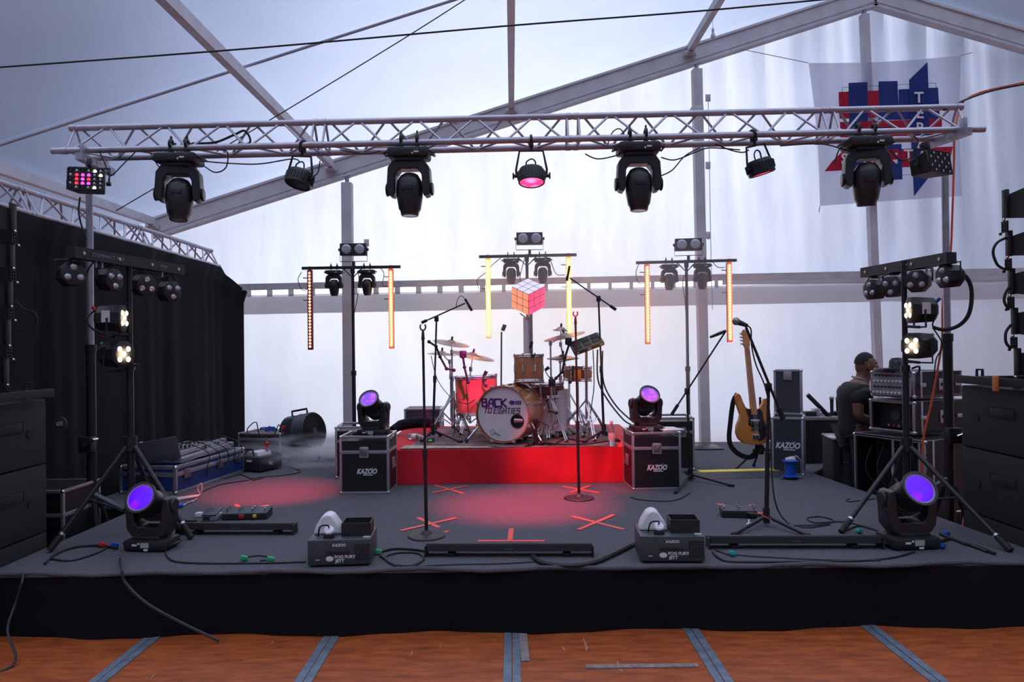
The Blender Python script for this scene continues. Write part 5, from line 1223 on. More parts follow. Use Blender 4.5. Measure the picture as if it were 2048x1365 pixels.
# ================================================================ BASS GUITAR
c = P(1512, 890, 7.55)
gM = Matrix.Translation(c) @ Euler((R(-10), R(-2), 0)).to_matrix().to_4x4() @ Matrix.Rotation(R(12), 4, 'Z')
t = thing('bass_guitar', 'natural wood bass guitar with maple neck resting on its stand', 'guitar', c)
GW = 1.14
half = [(0, 0.0), (.05, .003), (.11, .02), (.155, .06), (.175, .12), (.165, .18), (.135, .24), (.125, .29), (.14, .34), (.155, .39), (.158, .44), (.14, .465), (.115, .46), (.095, .41), (.06, .36), (.03, .352)]
half_l = [(-.05, .003), (-.12, .02), (-.17, .07), (-.185, .13), (-.175, .2), (-.145, .26), (-.13, .31), (-.145, .38), (-.16, .45), (-.155, .505), (-.13, .525), (-.105, .5), (-.09, .44), (-.07, .38), (-.03, .352)]
outl = [(x * GW, z) for x, z in half + half_l[::-1]]
o = MB().prism(outl, -.02, .02, gM).obj('body', BASSW, t, world=True); bv = o.modifiers.new('b', 'BEVEL'); bv.width = .008; bv.segments = 3
pg = [(.03, .348), (-.05, .36), (-.085, .36), (-.06, .27), (-.075, .2), (-.02, .17), (.03, .14), (.02, .03), (.085, .05), (.14, .13), (.10, .25), (.095, .33), (.07, .36)]
MB().prism(pg, -.0235, -.0205, gM).obj('pickguard', RUB, t, world=True)
b = MB().box((-.005, -.028, .225), (.09, .014, .035), gM, bev=.004); b.obj('pickup', BLK, t, world=True); MB().box((.005, -.027, .155), (.10, .012, .018), gM, bev=.003).obj('bridge_pickup', BLK, t, world=True); MB().box((0, -.036, .225), (.1, .006, .05), gM, bev=.004).obj('pickup_cover', CHR, t, world=True)
MB().box((.0, -.027, .08), (.09, .014, .045), gM, bev=.003).obj('bridge', CHR, t, world=True)
for k_ in range(3): MB().cyl(gM @ Vector((.085 + .012 * k_, -.022, .17 - .045 * k_)), gM @ Vector((.085 + .012 * k_, -.042, .17 - .045 * k_)), .011).obj('knob', CHR, t, world=True)
MB().prism([(-.032, .30), (.032, .30), (.022, .98), (-.022, .98)], -.036, -.005, gM).obj('neck', MAPLE, t, world=True)
b = MB()
for k_ in range(20): z = .98 - .66 * (1 - 2 ** (-k_ / 12)) * 1.25; b.box((0, -.0365, z), (.05, .0015, .002), gM) if z > .32 else None
b.obj('frets', CHR, t, world=True)
o = MB().prism([(-.022, .98), (.022, .98), (.035, 1.03), (.03, 1.1), (.012, 1.16), (-.02, 1.18), (-.045, 1.15), (-.035, 1.08), (-.04, 1.02)], -.03, -.012, gM).obj('headstock', MAPLE, t, world=True)
for k_ in range(4): MB().cyl(gM @ Vector((-.03 - .004 * k_, -.02, 1.03 + .035 * k_)), gM @ Vector((-.065, -.02, 1.03 + .035 * k_)), .01).obj('tuning_peg', CHR, t, world=True)
b = MB()
for k_ in range(4): b.cyl(gM @ Vector((-.018 + .012 * k_, -.04, .09)), gM @ Vector((-.013 + .009 * k_, -.038, 1.0)), .0011, n=4)
b.obj('strings', CHR, t, world=True)
st_ = [gM @ Vector((-.13, .03, .52)), gM @ Vector((-.19, .02, .44)), gM @ Vector((-.235, .03, .25)), gM @ Vector((-.27, .03, .05)), gM @ Vector((-.22, .02, -.06)), gM @ Vector((-.10, .03, -.12)), gM @ Vector((.0, .03, -.10)), gM @ Vector((.03, .02, 0))]
b = MB(); pts = catmull(st_, 6); rows = []
for i, p in enumerate(pts):
    d = (pts[min(i + 1, len(pts) - 1)] - pts[max(i - 1, 0)]).normalized(); n_ = d.cross(Vector((0, 1, 0))).normalized() * .024
    rows.append([b.bm.verts.new(p - n_), b.bm.verts.new(p + n_), b.bm.verts.new(p + n_ + Vector((0, .004, 0))), b.bm.verts.new(p - n_ + Vector((0, .004, 0)))])
for A, B in zip(rows, rows[1:]):
    for k_ in range(4): b.bm.faces.new((A[k_], A[(k_ + 1) % 4], B[(k_ + 1) % 4], B[k_]))
b.obj('strap', CURT, t, world=True)
gp = G(1507, 935, S)
t = thing('guitar_stand', 'black folding stand holding the bass guitar', 'stand', (gp.x, 7.62, S))
for fx, fy in ((G(1462, 945, S).x, 7.55), (G(1563, 940, S).x, 7.5), (gp.x + .02, 7.95)):
    MB().cyl((gp.x, 7.66, S + .26), (fx, fy, S + .015), .012).obj('leg', STEEL_K, t, world=True); MB().sph((fx, fy, S + .016), .018).obj('rubber_foot', RUB, t, world=True)
MB().cyl((gp.x, 7.66, S + .2), (gp.x + .02, 7.72, S + .75), .012).obj('upright', STEEL_K, t, world=True)
MB().tube([(gp.x - .12, 7.5, S + .24), (gp.x - .1, 7.6, S + .22), (gp.x + .12, 7.6, S + .22), (gp.x + .14, 7.5, S + .24)], .012, 8).obj('cradle', RUB, t, world=True)
MB().box((gp.x, 7.66, S + .22), (.05, .05, .1), bev=.01).obj('hub', BLK, t, world=True)

# cable ramp
a_ = G(1398, 952, S); c_ = G(1597, 947, S); wv = c_ - a_
t = thing('cable_ramp', 'yellow and black cable ramp lying on the carpet at right', 'cable ramp', (a_ + c_) / 2 + Vector((0, .1, 0)))
M = Matrix.Translation((a_ + c_) / 2) @ Matrix.Rotation(math.atan2(wv.y, wv.x), 4, 'Z')
L_ = wv.length
b = MB(); b.prism([(-.2, .002), (.2, .002), (.07, .04), (-.07, .04)], -L_ / 2 - .04, L_ / 2 + .1, M @ Matrix.Rotation(PI / 2, 4, 'Z')); b.obj('ramp_body', mat('ramp_rubber', (.045, .045, .055), .5), t, world=True, smooth=False)
MB().box((0, 0, .042), (L_, .12, .008), M, bev=.002).obj('lid', YEL, t, world=True)

# ================================================================ RIGHT SIDE GEAR
kc = G(1592, 953, S)
flight_case('flight_case', 'tall grey flight case with white logo beside the bass guitar', (kc.x + .01, 7.55, S), R(-24), .30, .34, .57, mat('grey_blue_laminate', (.035, .04, .048), .5, noise=.12, ns=40), seam=0, latches=(), logo=(0, .29, .078), handle=False)
q = P(1580, 832, 7.6)
t = flight_case('flight_case', 'grey flight case lid standing upright on the tall case', (q.x, 7.64, S + .575), R(-24), .27, .12, .46, GREYP, seam=0, latches=(), handle=False)
MB().box((.0, -.066, .40), (.085, .01, .09), bev=.012).obj('latch', EDGE, t)
t = thing('equipment_desk', 'low black desk with silver rails behind the tall flight case', 'desk', (3.65, 8.35, 0))
a0 = P(1612, 838, 8.1); 
MB().box((3.62, 8.35, .43), (1.05, .55, .84)).obj('body', PANEL, t, world=True, smooth=False)
b = MB()
for y in (8.08, 8.62): b.box((3.62, y, .855), (1.08, .03, .035), bev=.002)
for x in (3.09, 4.15): b.box((x, 8.35, .855), (.03, .56, .035), bev=.002); b.box((x, 8.08, .43), (.03, .03, .84))
b.obj('edging', EDGE, t, world=True)
for px, lb in ((1664, 'upright black wireless microphone, left one on the desk'), (1676, 'upright black wireless microphone, right one on the desk')):
    p = P(px, 842, 8.2); p.z = .875; t = thing('wireless_microphone', lb, 'microphone', p)
    zt = P(px, 800, 8.2).z - p.z
    MB().cyl((0, 0, .01), (0, 0, zt), .016, .02).obj('handle', BLK2, t); MB().sph((0, 0, zt + .015), .025).obj('grille', mat('mic_grille', (.3, .3, .32), .4, .8), t)
    MB().cyl((0, 0, 0), (0, 0, .03), .035).obj('cup', BLK, t)
b = MB(); b.tube([P(1615, 790, 8.3), P(1640, 815, 8.3), P(1662, 838, 8.3)], .024, 8); b.single('steel_tube', STEEL_K, 'thick black tube leaning behind the case lid onto the desk', 'tube')
for px, py, w_, h_, m_, lb in ((1622, 822, .12, .05, BLK, 'black receiver box on the desk beside the case lid'), (1635, 832, .06, .08, EDGE, 'small silver cup on the desk'), (1700, 832, .3, .05, BLK2, 'flat black controller on the desk in front of the man')):
    q = P(px, py, 8.15); MB().box((0, 0, h_ / 2), (w_, .12, h_), bev=.006).single('desk_item', m_, lb, 'box').location = (q.x, 8.2, .873)
t = thing('bass_speaker', 'black floor speaker cabinet between the tall case and the rack', 'speaker', (3.40, 7.75, 0))
MB().box((3.36, 7.45, .36), (.46, .4, .72), rot=(0, 0, R(-8)), bev=.01).obj('cabinet', SUBM, t, world=True)
b = MB(); b.box((3.36, 7.235, .56), (.4, .01, .2), rot=(0, 0, R(-8))); b.obj('grille', GRILLE, t, world=True)
for k_ in range(4): MB().cyl((3.18 + .03 * k_, 7.22, .52 - .0 * k_), (3.18 + .03 * k_, 7.20, .52), .009).obj('socket', EDGE, t, world=True)
MB().box((3.36, 7.45, .735), (.47, .41, .02), rot=(0, 0, R(-8)), bev=.003).obj('top_edge', EDGE, t, world=True)

# blue cable drum in a silver frame
cd = P(1584, 925, 7.15); cd.z = S
t = thing('cable_reel', 'blue cable reel in front of the tall flight case', 'cable reel', (cd.x, 7.2, S), (0, 0, R(10)))
MB().lathe([(.075, 0), (.08, .004), (.08, .012), (.05, .02), (.05, .14), (.075, .148), (.078, .156), (.03, .16)], 28, Matrix.Translation((0, 0, .02))).obj('spool', BLUE, t)
MB().box((0, -.01, .19), (.09, .05, .03), bev=.008).obj('plugs', WHITE, t)
MB().tube([(.0, .03, .2), (.08, .02, .21), (.115, 0, .17), (.12, 0, .012), (-.1, 0, .012)], .009, 8).obj('frame', EDGE, t)
# rack stack
rz_ = R(24)
def rack(name, lb, N, la, lb_, z0, z1, open_m=None, panel=PANEL, latches=True):
    ca, sa = math.cos(rz_), math.sin(rz_); bv_ = Vector((ca, sa, 0)) * lb_; av = Vector((-sa, ca, 0)) * la; cc = Vector(N) + (av + bv_) / 2
    t = thing(name, lb, 'equipment rack', (cc.x, cc.y, z0), (0, 0, rz_)); h = z1 - z0; e = .024
    b = MB(); b.box((.0, la / 2 - .006, h / 2), (lb_, .012, h)); b.box((0, -la / 2 + .006, h / 2), (lb_ - .01, .012, h - .01)); b.box((lb_ / 2 - .006, 0, h / 2), (.012, la, h)); b.box((0, 0, .008), (lb_, la, .014)); b.box((0, 0, h - .008), (lb_, la, .014))
    b.obj('body', panel, t, smooth=False)
    b = MB()
    for sx in (-1, 1):
        for sy in (-1, 1): b.box((sx * (lb_ / 2 - e / 2), sy * (la / 2 - e / 2), h / 2), (e, e, h), bev=.002)
        for z in (e / 2, h - e / 2): b.box((sx * (lb_ / 2 - e / 2), 0, z), (e, la, e), bev=.002); b.box((0, sx * (la / 2 - e / 2), z), (lb_, e, e), bev=.002)
    b.box((-.36 * lb_, -la / 2, h / 2), (e, .008, h), bev=.002); b.obj('edging', EDGE, t)
    for sy in (-1, 1):
        for z in (.013, h - .013): MB().sph((-lb_ / 2 + .01, sy * (la / 2 - .01), z), .017).obj('ball_corner', CHR, t)
    if latches:
        for x in (-.34, .4): MB().box((x * lb_, -la / 2 - .008, h * .5), (.075, .014, .035), bev=.005).obj('latch', EDGE, t)
        o = MB().box((.08, -la / 2 - .004, h * .5), (.16, .006, min(.11, h * .45)), bev=.004).obj('handle', EDGE, t)
        MB().box((.08, -la / 2 - .01, h * .5 - .0), (.12, .012, .03), bev=.006).obj('grip', BLK, o)
    return t, h
N0 = (3.40, 6.35, 0)
r1, h1 = rack('mixer_case', 'silver mixing console in a black case at the top of the right rack stack', N0, .44, .60, 1.19, 1.415)
M = rotM((-.30, 0, h1 / 2), (0, R(8), 0))
MB().box((-.0, 0, 0), (.012, .40, h1 - .03), M).obj('mixer_panel', mat('mixer_silver', (.32, .31, .34), .4, .5), r1)
for i in range(4):
    b = MB()
    for j in range(10): b.cyl(M @ Vector((-.006, -.17 + .037 * j, -.075 + .05 * i)), M @ Vector((-.022, -.17 + .037 * j, -.075 + .05 * i)), .009, n=8)
    b.obj('knob_row', [WHITE, BLK, WHITE, GREYP][i], r1)
r2, h2 = rack('amplifier_rack', 'open black amplifier rack under the mixing console', (3.39, 6.33, 0), .46, .62, .885, 1.165)
MB().box((-.2, 0, h2 / 2), (.02, .4, h2 - .06)).obj('rear_panel', BLK2, r2)
MB().cyl((-.215, .03, h2 / 2), (-.22, .03, h2 / 2), .045, n=20).obj('fan_grille', GREYP, r2)
for j in range(6): MB().box((-.215, -.15 + .05 * j, .05), (.01, .02, .02)).obj('socket', EDGE if j % 2 else REDP, r2)
r3, h3 = rack('amplifier_rack', 'tall open cable rack at the bottom of the right stack', (3.36, 6.12, 0), .72, .66, .10, .86, latches=False)
MB().box((-.1, 0, h3 / 2), (.02, .6, h3 - .08)).obj('rear_panel', BLK, r3)
for j, x in enumerate((-.2, -.05, .1, .22)):
    MB().tube([(-.25, x, h3 - .1), (-.30, x + .03, h3 * .6), (-.27, x - .05, h3 * .35), (-.3, x + .02, .05)], .008, 6, sm=5).obj('patch_cable', WHITE if j == 1 else CAB, r3)
for sx in (-.3, -.05): MB().box((-.32, sx, h3 / 2), (.012, .022, h3 - .04)).obj('rack_rail', EDGE, r3)
b = MB()
for sx in (-.28, .28):
    for sy in (-.3, .3): b.cyl((sx, sy, -.1), (sx, sy, 0), .03)
b.obj('castors', RUB, r3)
MB().tube([(-.08, -.37, .02), (-.08, -.385, .16), (.08, -.385, .16), (.08, -.37, .02)], .010, 8).obj('side_handle', CHR, r3)
# things on top of the mixer case
hp = P(1795, 742, 6.6); hp.z = 1.415
t = thing('hat', 'black and white patterned cap on top of the mixer case', 'hat', (hp.x, hp.y, hp.z + .0))
MB().lathe([(.075, 0), (.07, .03), (.065, .09), (.045, .115), (.0, .12)], 24).obj('crown', mat('patterned_cloth', (.06, .06, .07), .9, noise=.9, ns=40), t); MB().lathe([(.075, 0), (.10, -.0 + .004), (.10, .008), (.074, .01)], 24, cap=False).obj('brim', SHIRT, t)
t = thing('laptop_computer', 'flat black device lying beside the cap', 'device', (P(1770, 745, 6.7).x - .02, 6.62, 1.415)); MB().box((0, 0, .014), (.15, .2, .026), bev=.005).obj('body', BLK2, t)
# desk lamp-like handset on the right of the stand
cable('orange_cable', [P(1960, 185, 6.2), P(1925, 205, 6.0), P(1910, 260, 5.92), P(1908, 320, 5.9), P(1905, 420, 5.88), P(1900, 520, 5.88), P(1886, 600, 5.88), P(1884, 680, 5.9), P(1875, 740, 5.95), P(1862, 810, 5.98), P(1848, 870, 6.0), P(1844, 930, 6.0), P(1845, 985, 6.02), (3.24, 6.02, .05)], .008, 'orange red cable hanging down the right truss mast to the floor', m=ORG)
cable('roof_cable', [P(2080, 163, 6.0), P(1990, 180, 6.1), P(1930, 200, 6.0), P(1905, 214, 5.85), P(1888, 220, 5.8)], .008, 'black cable running from the right end of the truss out of frame')
cable('roof_cable', [P(2080, 158, 6.05), P(1990, 177, 6.12), P(1950, 188, 6.2)], .006, 'red cable running out of frame at the top right', m=ORG)

# cables on the truss
def tcable(pts, lb, Y=5.72, r=.005): cable('truss_cable', [P(x, y, Y) for x, y in pts], r, lb)
tcable([(200, 305), (215, 340), (222, 352), (250, 325), (270, 305)], 'black cable loop at the left end of the truss')
tcable([(300, 305), (315, 330), (324, 342)], 'short black cable beside the first hanging moving head')
tcable([(400, 322), (460, 327), (520, 328), (585, 318), (600, 325)], 'black cable sagging under the truss left of the round lamp')
tcable([(405, 330), (430, 345), (452, 335), (455, 305), (440, 300)], 'thin cable loop right of the first moving head')
tcable([(385, 287), (430, 285), (468, 270), (490, 262), (500, 285), (470, 292)], 'coiled black cable lying inside the left of the truss', 5.85, .009)
tcable([(640, 322), (636, 345), (628, 352)], 'short cable down to the left round lamp')
tcable([(680, 300), (730, 308), (760, 302)], 'black cable sagging below the truss before second moving head')
tcable([(1170, 308), (1195, 318), (1230, 312), (1245, 305)], 'black cable sagging below the truss before third moving head')
tcable([(1322, 315), (1350, 320), (1390, 305), (1420, 296), (1480, 300)], 'black cable sagging after third moving head')
tcable([(1322, 352), (1345, 340), (1370, 312), (1400, 296)], 'lower black cable loop right of the third moving head')
tcable([(1215, 290), (1225, 265), (1240, 258), (1250, 275), (1245, 292)], 'small cable loop inside the truss above third moving head', 5.82)
tcable([(1430, 288), (1460, 300), (1485, 305), (1498, 300)], 'black cable to the right round lamp')
tcable([(1560, 292), (1640, 288), (1690, 300), (1700, 305)], 'black cable sagging left of the banner moving head')
tcable([(1668, 330), (1678, 300), (1690, 292)], 'thin safety wire beside the banner moving head')
tcable([(1780, 300), (1800, 320), (1822, 315), (1836, 285), (1828, 272)], 'black cable loop between the banner moving head and the effect lamp')
tcable([(1730, 258), (1760, 255), (1800, 258), (1850, 262)], 'black cable lying along the right truss chord', 5.74, .007)
tcable([(160, 395), (158, 430), (172, 480)], 'black cable dropping beside the left mast', 5.9, .007)

# ---- man at the mixing desk (one continuous body; shirt and trousers over it)
hx = P(1730, 735, 7.15); PX, PY = hx.x - .10, 7.15
def skin_mesh(name, pts, edges, rad, m, parent, levels=2, root=0):
    me = bpy.data.meshes.new(name); me.from_pydata([Vector(p) for p in pts], edges, []); o = bpy.data.objects.new(name, me); col.objects.link(o)
    o.modifiers.new('skin', 'SKIN').use_smooth_shade = True
    for i, r in enumerate(rad):
        v = me.skin_vertices[0].data[i]; v.radius = (r, r) if not isinstance(r, tuple) else r; v.use_root = (i == root)
    s_ = o.modifiers.new('sub', 'SUBSURF'); s_.levels = levels; s_.render_levels = levels
    me.materials.append(m)
    # bake to a plain mesh so the surface is one continuous skin
    dg = bpy.context.evaluated_depsgraph_get(); me2 = bpy.data.meshes.new_from_object(o.evaluated_get(dg)); bpy.data.objects.remove(o)
    o2 = bpy.data.objects.new(name, me2); col.objects.link(o2)
    for p in me2.polygons: p.use_smooth = True
    o2.parent = parent; return o2
man = thing('person', 'person in a black T-shirt with close-cropped hair standing at the mixing console', 'person', (PX, PY, 0))
hz_ = hx.z           # head centre height
sh = hz_ - .20
bp = [(0, 0, .84), (.0, 0, 1.0), (.01, 0, sh - .10), (.03, 0, sh - .01), (.075, 0, sh + .09), (.10, 0, hz_ - .03), (.11, 0, hz_ + .055),     # 0..6 pelvis..crown
      (-.05, -.17, sh - .04), (-.07, -.21, sh - .25), (.14, -.19, sh - .31), (.22, -.17, sh - .31),      # near arm
      (.0, .17, sh - .03), (.06, .21, sh - .25), (.28, .16, sh - .27), (.36, .15, sh - .27),
      (0, -.1, .80), (0, -.11, .45), (-.02, -.11, .09), (.14, -.12, .04),
      (0, .1, .80), (0, .11, .45), (-.02, .11, .09), (.14, .12, .04)]
be = [(0, 1), (1, 2), (2, 3), (3, 4), (4, 5), (5, 6), (3, 7), (7, 8), (8, 9), (9, 10), (3, 11), (11, 12), (12, 13), (13, 14), (0, 15), (15, 16), (16, 17), (17, 18), (0, 19), (19, 20), (20, 21), (21, 22)]
brd = [.13, .13, .13, .09, .058, .085, .075, .062, .05, .038, .028, .062, .05, .038, .028, .085, .06, .042, .04, .085, .06, .042, .04]
body = skin_mesh('body', bp, be, brd, SKIN, man)
# face: nose, brow, chin, ears, mouth grown on the head
H = Vector((.108, 0, hz_ + .012))
def fp(mb, c, r, sc): mb.sph(H + Vector(c), r, sc, n=16)
b = MB(); fp(b, (0, 0, .0), .098, (1.02, .80, 1.18)); fp(b, (.035, 0, -.045), .07, (.95, .8, .9)); fp(b, (.104, 0, -.012), .017, (1.1, .9, 1.5)); fp(b, (.088, 0, -.052), .022, (.8, 1.2, .5)); fp(b, (.075, 0, -.09), .026, (1, 1.2, .8)); fp(b, (.085, 0, .03), .03, (.5, 1.8, .5))
for sy in (-1, 1): fp(b, (-.01, sy * .08, -.01), .026, (.7, .35, 1.2))
b.obj('face', SKIN, man)
b = MB(); 
for sy in (-1, 1): fp(b, (.082, sy * .03, .012), .011, (.8, 1, .8))
b.obj('eyes', mat('eye_white', (.4, .38, .36), .2), man)
b = MB(); fp(b, (-.008, 0, .022), .1, (1.0, .81, 1.12)); 
hair = b.obj('hair', BROWNT, man)
bmh = bmesh.new(); bmh.from_mesh(hair.data); bmesh.ops.delete(bmh, geom=[v for v in bmh.verts if v.co.z < hz_ + .03 + max(0, (v.co.x - .08)) * .7], context='VERTS'); bmh.to_mesh(hair.data); bmh.free()
shp = [(0, 0, .70), (0, 0, .90), (.01, 0, sh - .14), (.02, 0, sh - .02), (-.045, -.165, sh - .03), (-.062, -.212, sh - .16), (0, .165, sh - .02), (.03, .212, sh - .17), (.045, 0, sh + .035)]
skin_mesh('t_shirt', shp, [(0, 1), (1, 2), (2, 3), (3, 4), (4, 5), (3, 6), (6, 7), (3, 8)], [.16, .165, .17, .13, .09, .078, .09, .078, .08], SHIRT, man)
skin_mesh('trousers', [(0, 0, .88), (0, -.1, .78), (0, -.11, .45), (-.02, -.11, .12), (0, .1, .78), (0, .11, .45), (-.02, .11, .12)], [(0, 1), (1, 2), (2, 3), (0, 4), (4, 5), (5, 6)], [.15, .1, .078, .06, .1, .078, .06], mat('dark_trousers', (.02, .022, .03), .8), man)
for sy in (-1, 1):
    w0 = Vector((.22 if sy < 0 else .36, sy * (.17 if sy < 0 else .15), sh - .31 if sy < 0 else sh - .27))
    pts = [w0, w0 + Vector((.05, 0, 0))]; ed = [(0, 1)]; rd = [.03, (.038, .02)]
    for k_, (oy, ln) in enumerate(((-.03, .07), (-.01, .08), (.01, .075), (.03, .06))):
        i0 = len(pts); pts += [w0 + Vector((.08, oy, 0)), w0 + Vector((.08 + ln * .55, oy * 1.15, -.008)), w0 + Vector((.08 + ln, oy * 1.2, -.028))]; ed += [(1, i0), (i0, i0 + 1), (i0 + 1, i0 + 2)]; rd += [.0105, .009, .008]
    i0 = len(pts); pts += [w0 + Vector((.045, -sy * .04, -.005)), w0 + Vector((.085, -sy * .06, -.015))]; ed += [(0, i0), (i0, i0 + 1)]; rd += [.012, .009]
    skin_mesh('hand', pts, ed, rd, SKIN, man)
MB().tube([(.06, -.105 * math.cos(R(a_)), sh + .07 - .0 * a_) if 0 else (.05 + .07 * math.sin(R(a_)), -.075 * math.cos(R(a_)), sh + .085 - .03 * math.sin(R(a_))) for a_ in range(0, 360, 20)], .005, 6, closed=True).obj('necklace', mat('lanyard', (.3, .3, .33), .4, .5), man)

# ================================================================ PA SPEAKERS
def sub(lb, x0, x1, y0, y1, z0, z1):
    t = thing('subwoofer', lb, 'speaker', ((x0 + x1) / 2, (y0 + y1) / 2, z0)); side = 1 if x0 > 0 else -1; xi = x0 if side > 0 else x1
    MB().box(((x0 + x1) / 2, (y0 + y1) / 2, (z0 + z1) / 2), (x1 - x0, y1 - y0, z1 - z0 - .006), bev=.012).obj('cabinet', SUBM, t, world=True)
    MB().box(((x0 + x1) / 2, y0 - .008, (z0 + z1) / 2), (x1 - x0 - .06, .012, z1 - z0 - .06), bev=.003).obj('grille', GRILLE, t, world=True)
    q = (xi - side * .002, y0 + (y1 - y0) * .6, z0 + (z1 - z0) * .62)
    MB().box(q, (.01, .26, .07), bev=.01).obj('handle_recess', RUB, t, world=True)
    MB().cyl((xi - side * .001, y1 - .18, z0 + .22), (xi - side * .006, y1 - .18, z0 + .22), .028, n=16).obj('pole_socket', RUB, t, world=True)
for i, (z0, z1) in enumerate(((0, .46), (.46, .92), (.92, 1.36))):
    w_ = ('bottom', 'middle', 'top')[i]
    sub('black subwoofer at the left of the stage, %s of the stack' % w_, -4.25, -3.17, 4.15, 5.10, z0, z1)
    sub('black subwoofer at the right of the stage, %s of the stack' % w_, 3.24, 4.3, 4.3, 5.42, z0, z1)
for side, x, y1, z in ((-1, -3.1, 5.02, 1.37), (1, 3.2, 5.36, 1.37)):
    t = thing('rigging_platform', 'black steel frame on the %s subwoofers carrying the line array' % ('left' if side < 0 else 'right'), 'frame', (x + side * .5, y1 - .4, z))
    b = MB()
    for xx in (x + side * .02, x + side * 1.0): b.box((xx, y1 - .42, z + .03), (.045, .95, .055), bev=.004)
    for yy in (y1 - .06, y1 - .75): b.box((x + side * .5, yy, z + .03), (1.0, .05, .05), bev=.004)
    b.tube([(x + side * .1, y1 - .03, z + .05), (x + side * .1, y1 - .03, z + .10), (x + side * .14, y1 - .03, z + .10), (x + side * .14, y1 - .03, z + .05)], .01, 6)
    b.obj('frame_bars', SUBM, t, world=True)
    q = P(30 if side < 0 else 2028, 801 if side < 0 else 775, 4.5)
    b = MB(); b.box((x - side * .012 + side * .0, 4.42 if side < 0 else 4.95, z + .02), (.03, .035, .10), bev=.006); b.obj('ratchet_strap', OSTRAP, t, world=True)
# line array elements, each its own cabinet
def array_side(side, px_list, ys, Y):
    nm = 'left' if side < 0 else 'right'; n = len(px_list)
    for i, (px, (yt, yb)) in enumerate(zip(px_list, ys)):
        a_ = P(px, yt, Y); c_ = P(px, yb, Y); h = a_.z - c_.z; xi = a_.x
        pos = ('uppermost', 'second from the top', 'third from the top', 'fourth from the top', 'lowest')[i]
        t = thing('line_array_speaker', 'black line array cabinet at the %s edge, %s' % (nm, pos), 'speaker', (xi + side * .4, Y - .15, c_.z), group=None)
        k_ = .012
        A = [(xi + side * .03, Y - .36, c_.z + .02), (xi + side * .03, Y - .36, a_.z - .02), (xi + side * .03, Y, a_.z - .05), (xi + side * .03, Y, c_.z + .06)]
        B = [(xi + side * .85, p[1], p[2]) for p in A]
        MB().loft(A, B).obj('cabinet', SUBM, t, world=True, smooth=False)
        MB().box((xi + side * .44, Y - .365, (a_.z + c_.z) / 2), (.76, .012, h - .06)).obj('grille', GRILLE, t, world=True)
        MB().box((xi + side * .012, Y - .02, (a_.z + c_.z) / 2 + .02), (.022, .05, h * .72), bev=.004).obj('rigging_bar', STEEL_K, t, world=True)
        MB().box((xi + side * .012, Y - .34, (a_.z + c_.z) / 2), (.022, .04, h * .98), bev=.003).obj('rigging_bar', STEEL_K, t, world=True)
        # perforated link plate: bars with gaps between
        b = MB()
        for j in range(4): b.box((xi + side * .005, Y - .02, c_.z - .03 + .02 * j), (.012, .055, .006))
        for j in range(3): b.box((xi + side * .005, Y - .044 + .024 * j, c_.z + .0), (.012, .008, .075))
        b.obj('link_plate', STEEL_K, t, world=True)
        MB().sph((xi - side * .008, Y - .03, c_.z + .045), .011).obj('pin', CHR, t, world=True)
        MB().sph((xi - side * .012, Y - .0, c_.z - .045), .010).obj('pin', CHR if side < 0 else BLK, t, world=True)
ysR = [(376, 455), (459, 530), (534, 606), (612, 686), (692, 768)]
array_side(1, [2003, 2010, 2015, 2021, 2027], ysR, 4.95)
array_side(-1, [33, 30, 26, 22, 18], [(404, 478), (480, 552), (556, 628), (632, 706), (710, 784)], 4.95)
for pts, lb in (([(2012, 476), (1994, 486), (1986, 505), (1995, 530), (2012, 540)], 'black cable arc beside the second right line array cabinet'),
                ([(2018, 575), (2010, 590), (2009, 605), (2018, 620)], 'black cable arc beside the third right line array cabinet'),
                ([(2022, 650), (2012, 665), (2012, 685), (2022, 698)], 'black cable arc beside the fourth right line array cabinet')):
    cable('array_cable', [P(x, y, 4.94) for x, y in pts], .009, lb)
cable('array_cable', [P(30, 600, 4.98), P(48, 618, 5.0), P(68, 625, 5.0), P(75, 642, 5.0), P(68, 658, 5.0), P(32, 662, 4.98)], .004, 'thin dark cable loop beside the left line array')
t = thing('wall_badge', 'round grey emblem plate on the dark case behind the left subwoofers', 'badge', P(121, 848, 5.3)); 
MB().cyl(P(121, 848, 5.3), P(121, 848, 5.3) + Vector((0, -.01, 0)), .05, n=28).obj('disc', mat('badge_grey', (.05, .055, .065), .5), t, world=True); MB().box(P(119, 848, 5.28), (.04, .003, .03), bev=.006).obj('mark', mat('badge_mark', (.3, .33, .36), .5), t, world=True)
flight_case('flight_case', 'dark flight case standing behind the left subwoofers', (-3.55, 5.75, 0), 0, .5, .5, .66, PANEL, latches=(), handle=False)

# ================================================================ LEFT STAGE GEAR
n0 = G(352, 991, S); f0 = G(490, 944, S); ang = math.atan2(f0.y - n0.y, f0.x - n0.x) - PI / 2
Lc = (f0 - n0).length; ux = Vector((math.cos(ang), math.sin(ang), 0)); uy = Vector((-math.sin(ang), math.cos(ang), 0))
cc = n0 - ux * .28 + uy * Lc / 2
bc = flight_case('flight_case', 'long battered blue flight case lying at the left of the stage', (cc.x, cc.y, S), ang, .56, Lc, .26, BLUEP, seam=.70, latches=(), handle=False, e=.03)
for j in (-.36, .1, .38): MB().box((.285, j * Lc, .17), (.012, .1, .09), bev=.008).obj('latch', mat('dull_steel', (.3, .3, .32), .4, .8), bc)
MB().box((0, -Lc / 2 - .004, .12), (.22, .008, .11), bev=.006).obj('end_handle', mat('handle_dark', (.03, .03, .035), .5), bc)
def onb(x, y, z=.262): return cc + ux * x + uy * y + Vector((0, 0, z))
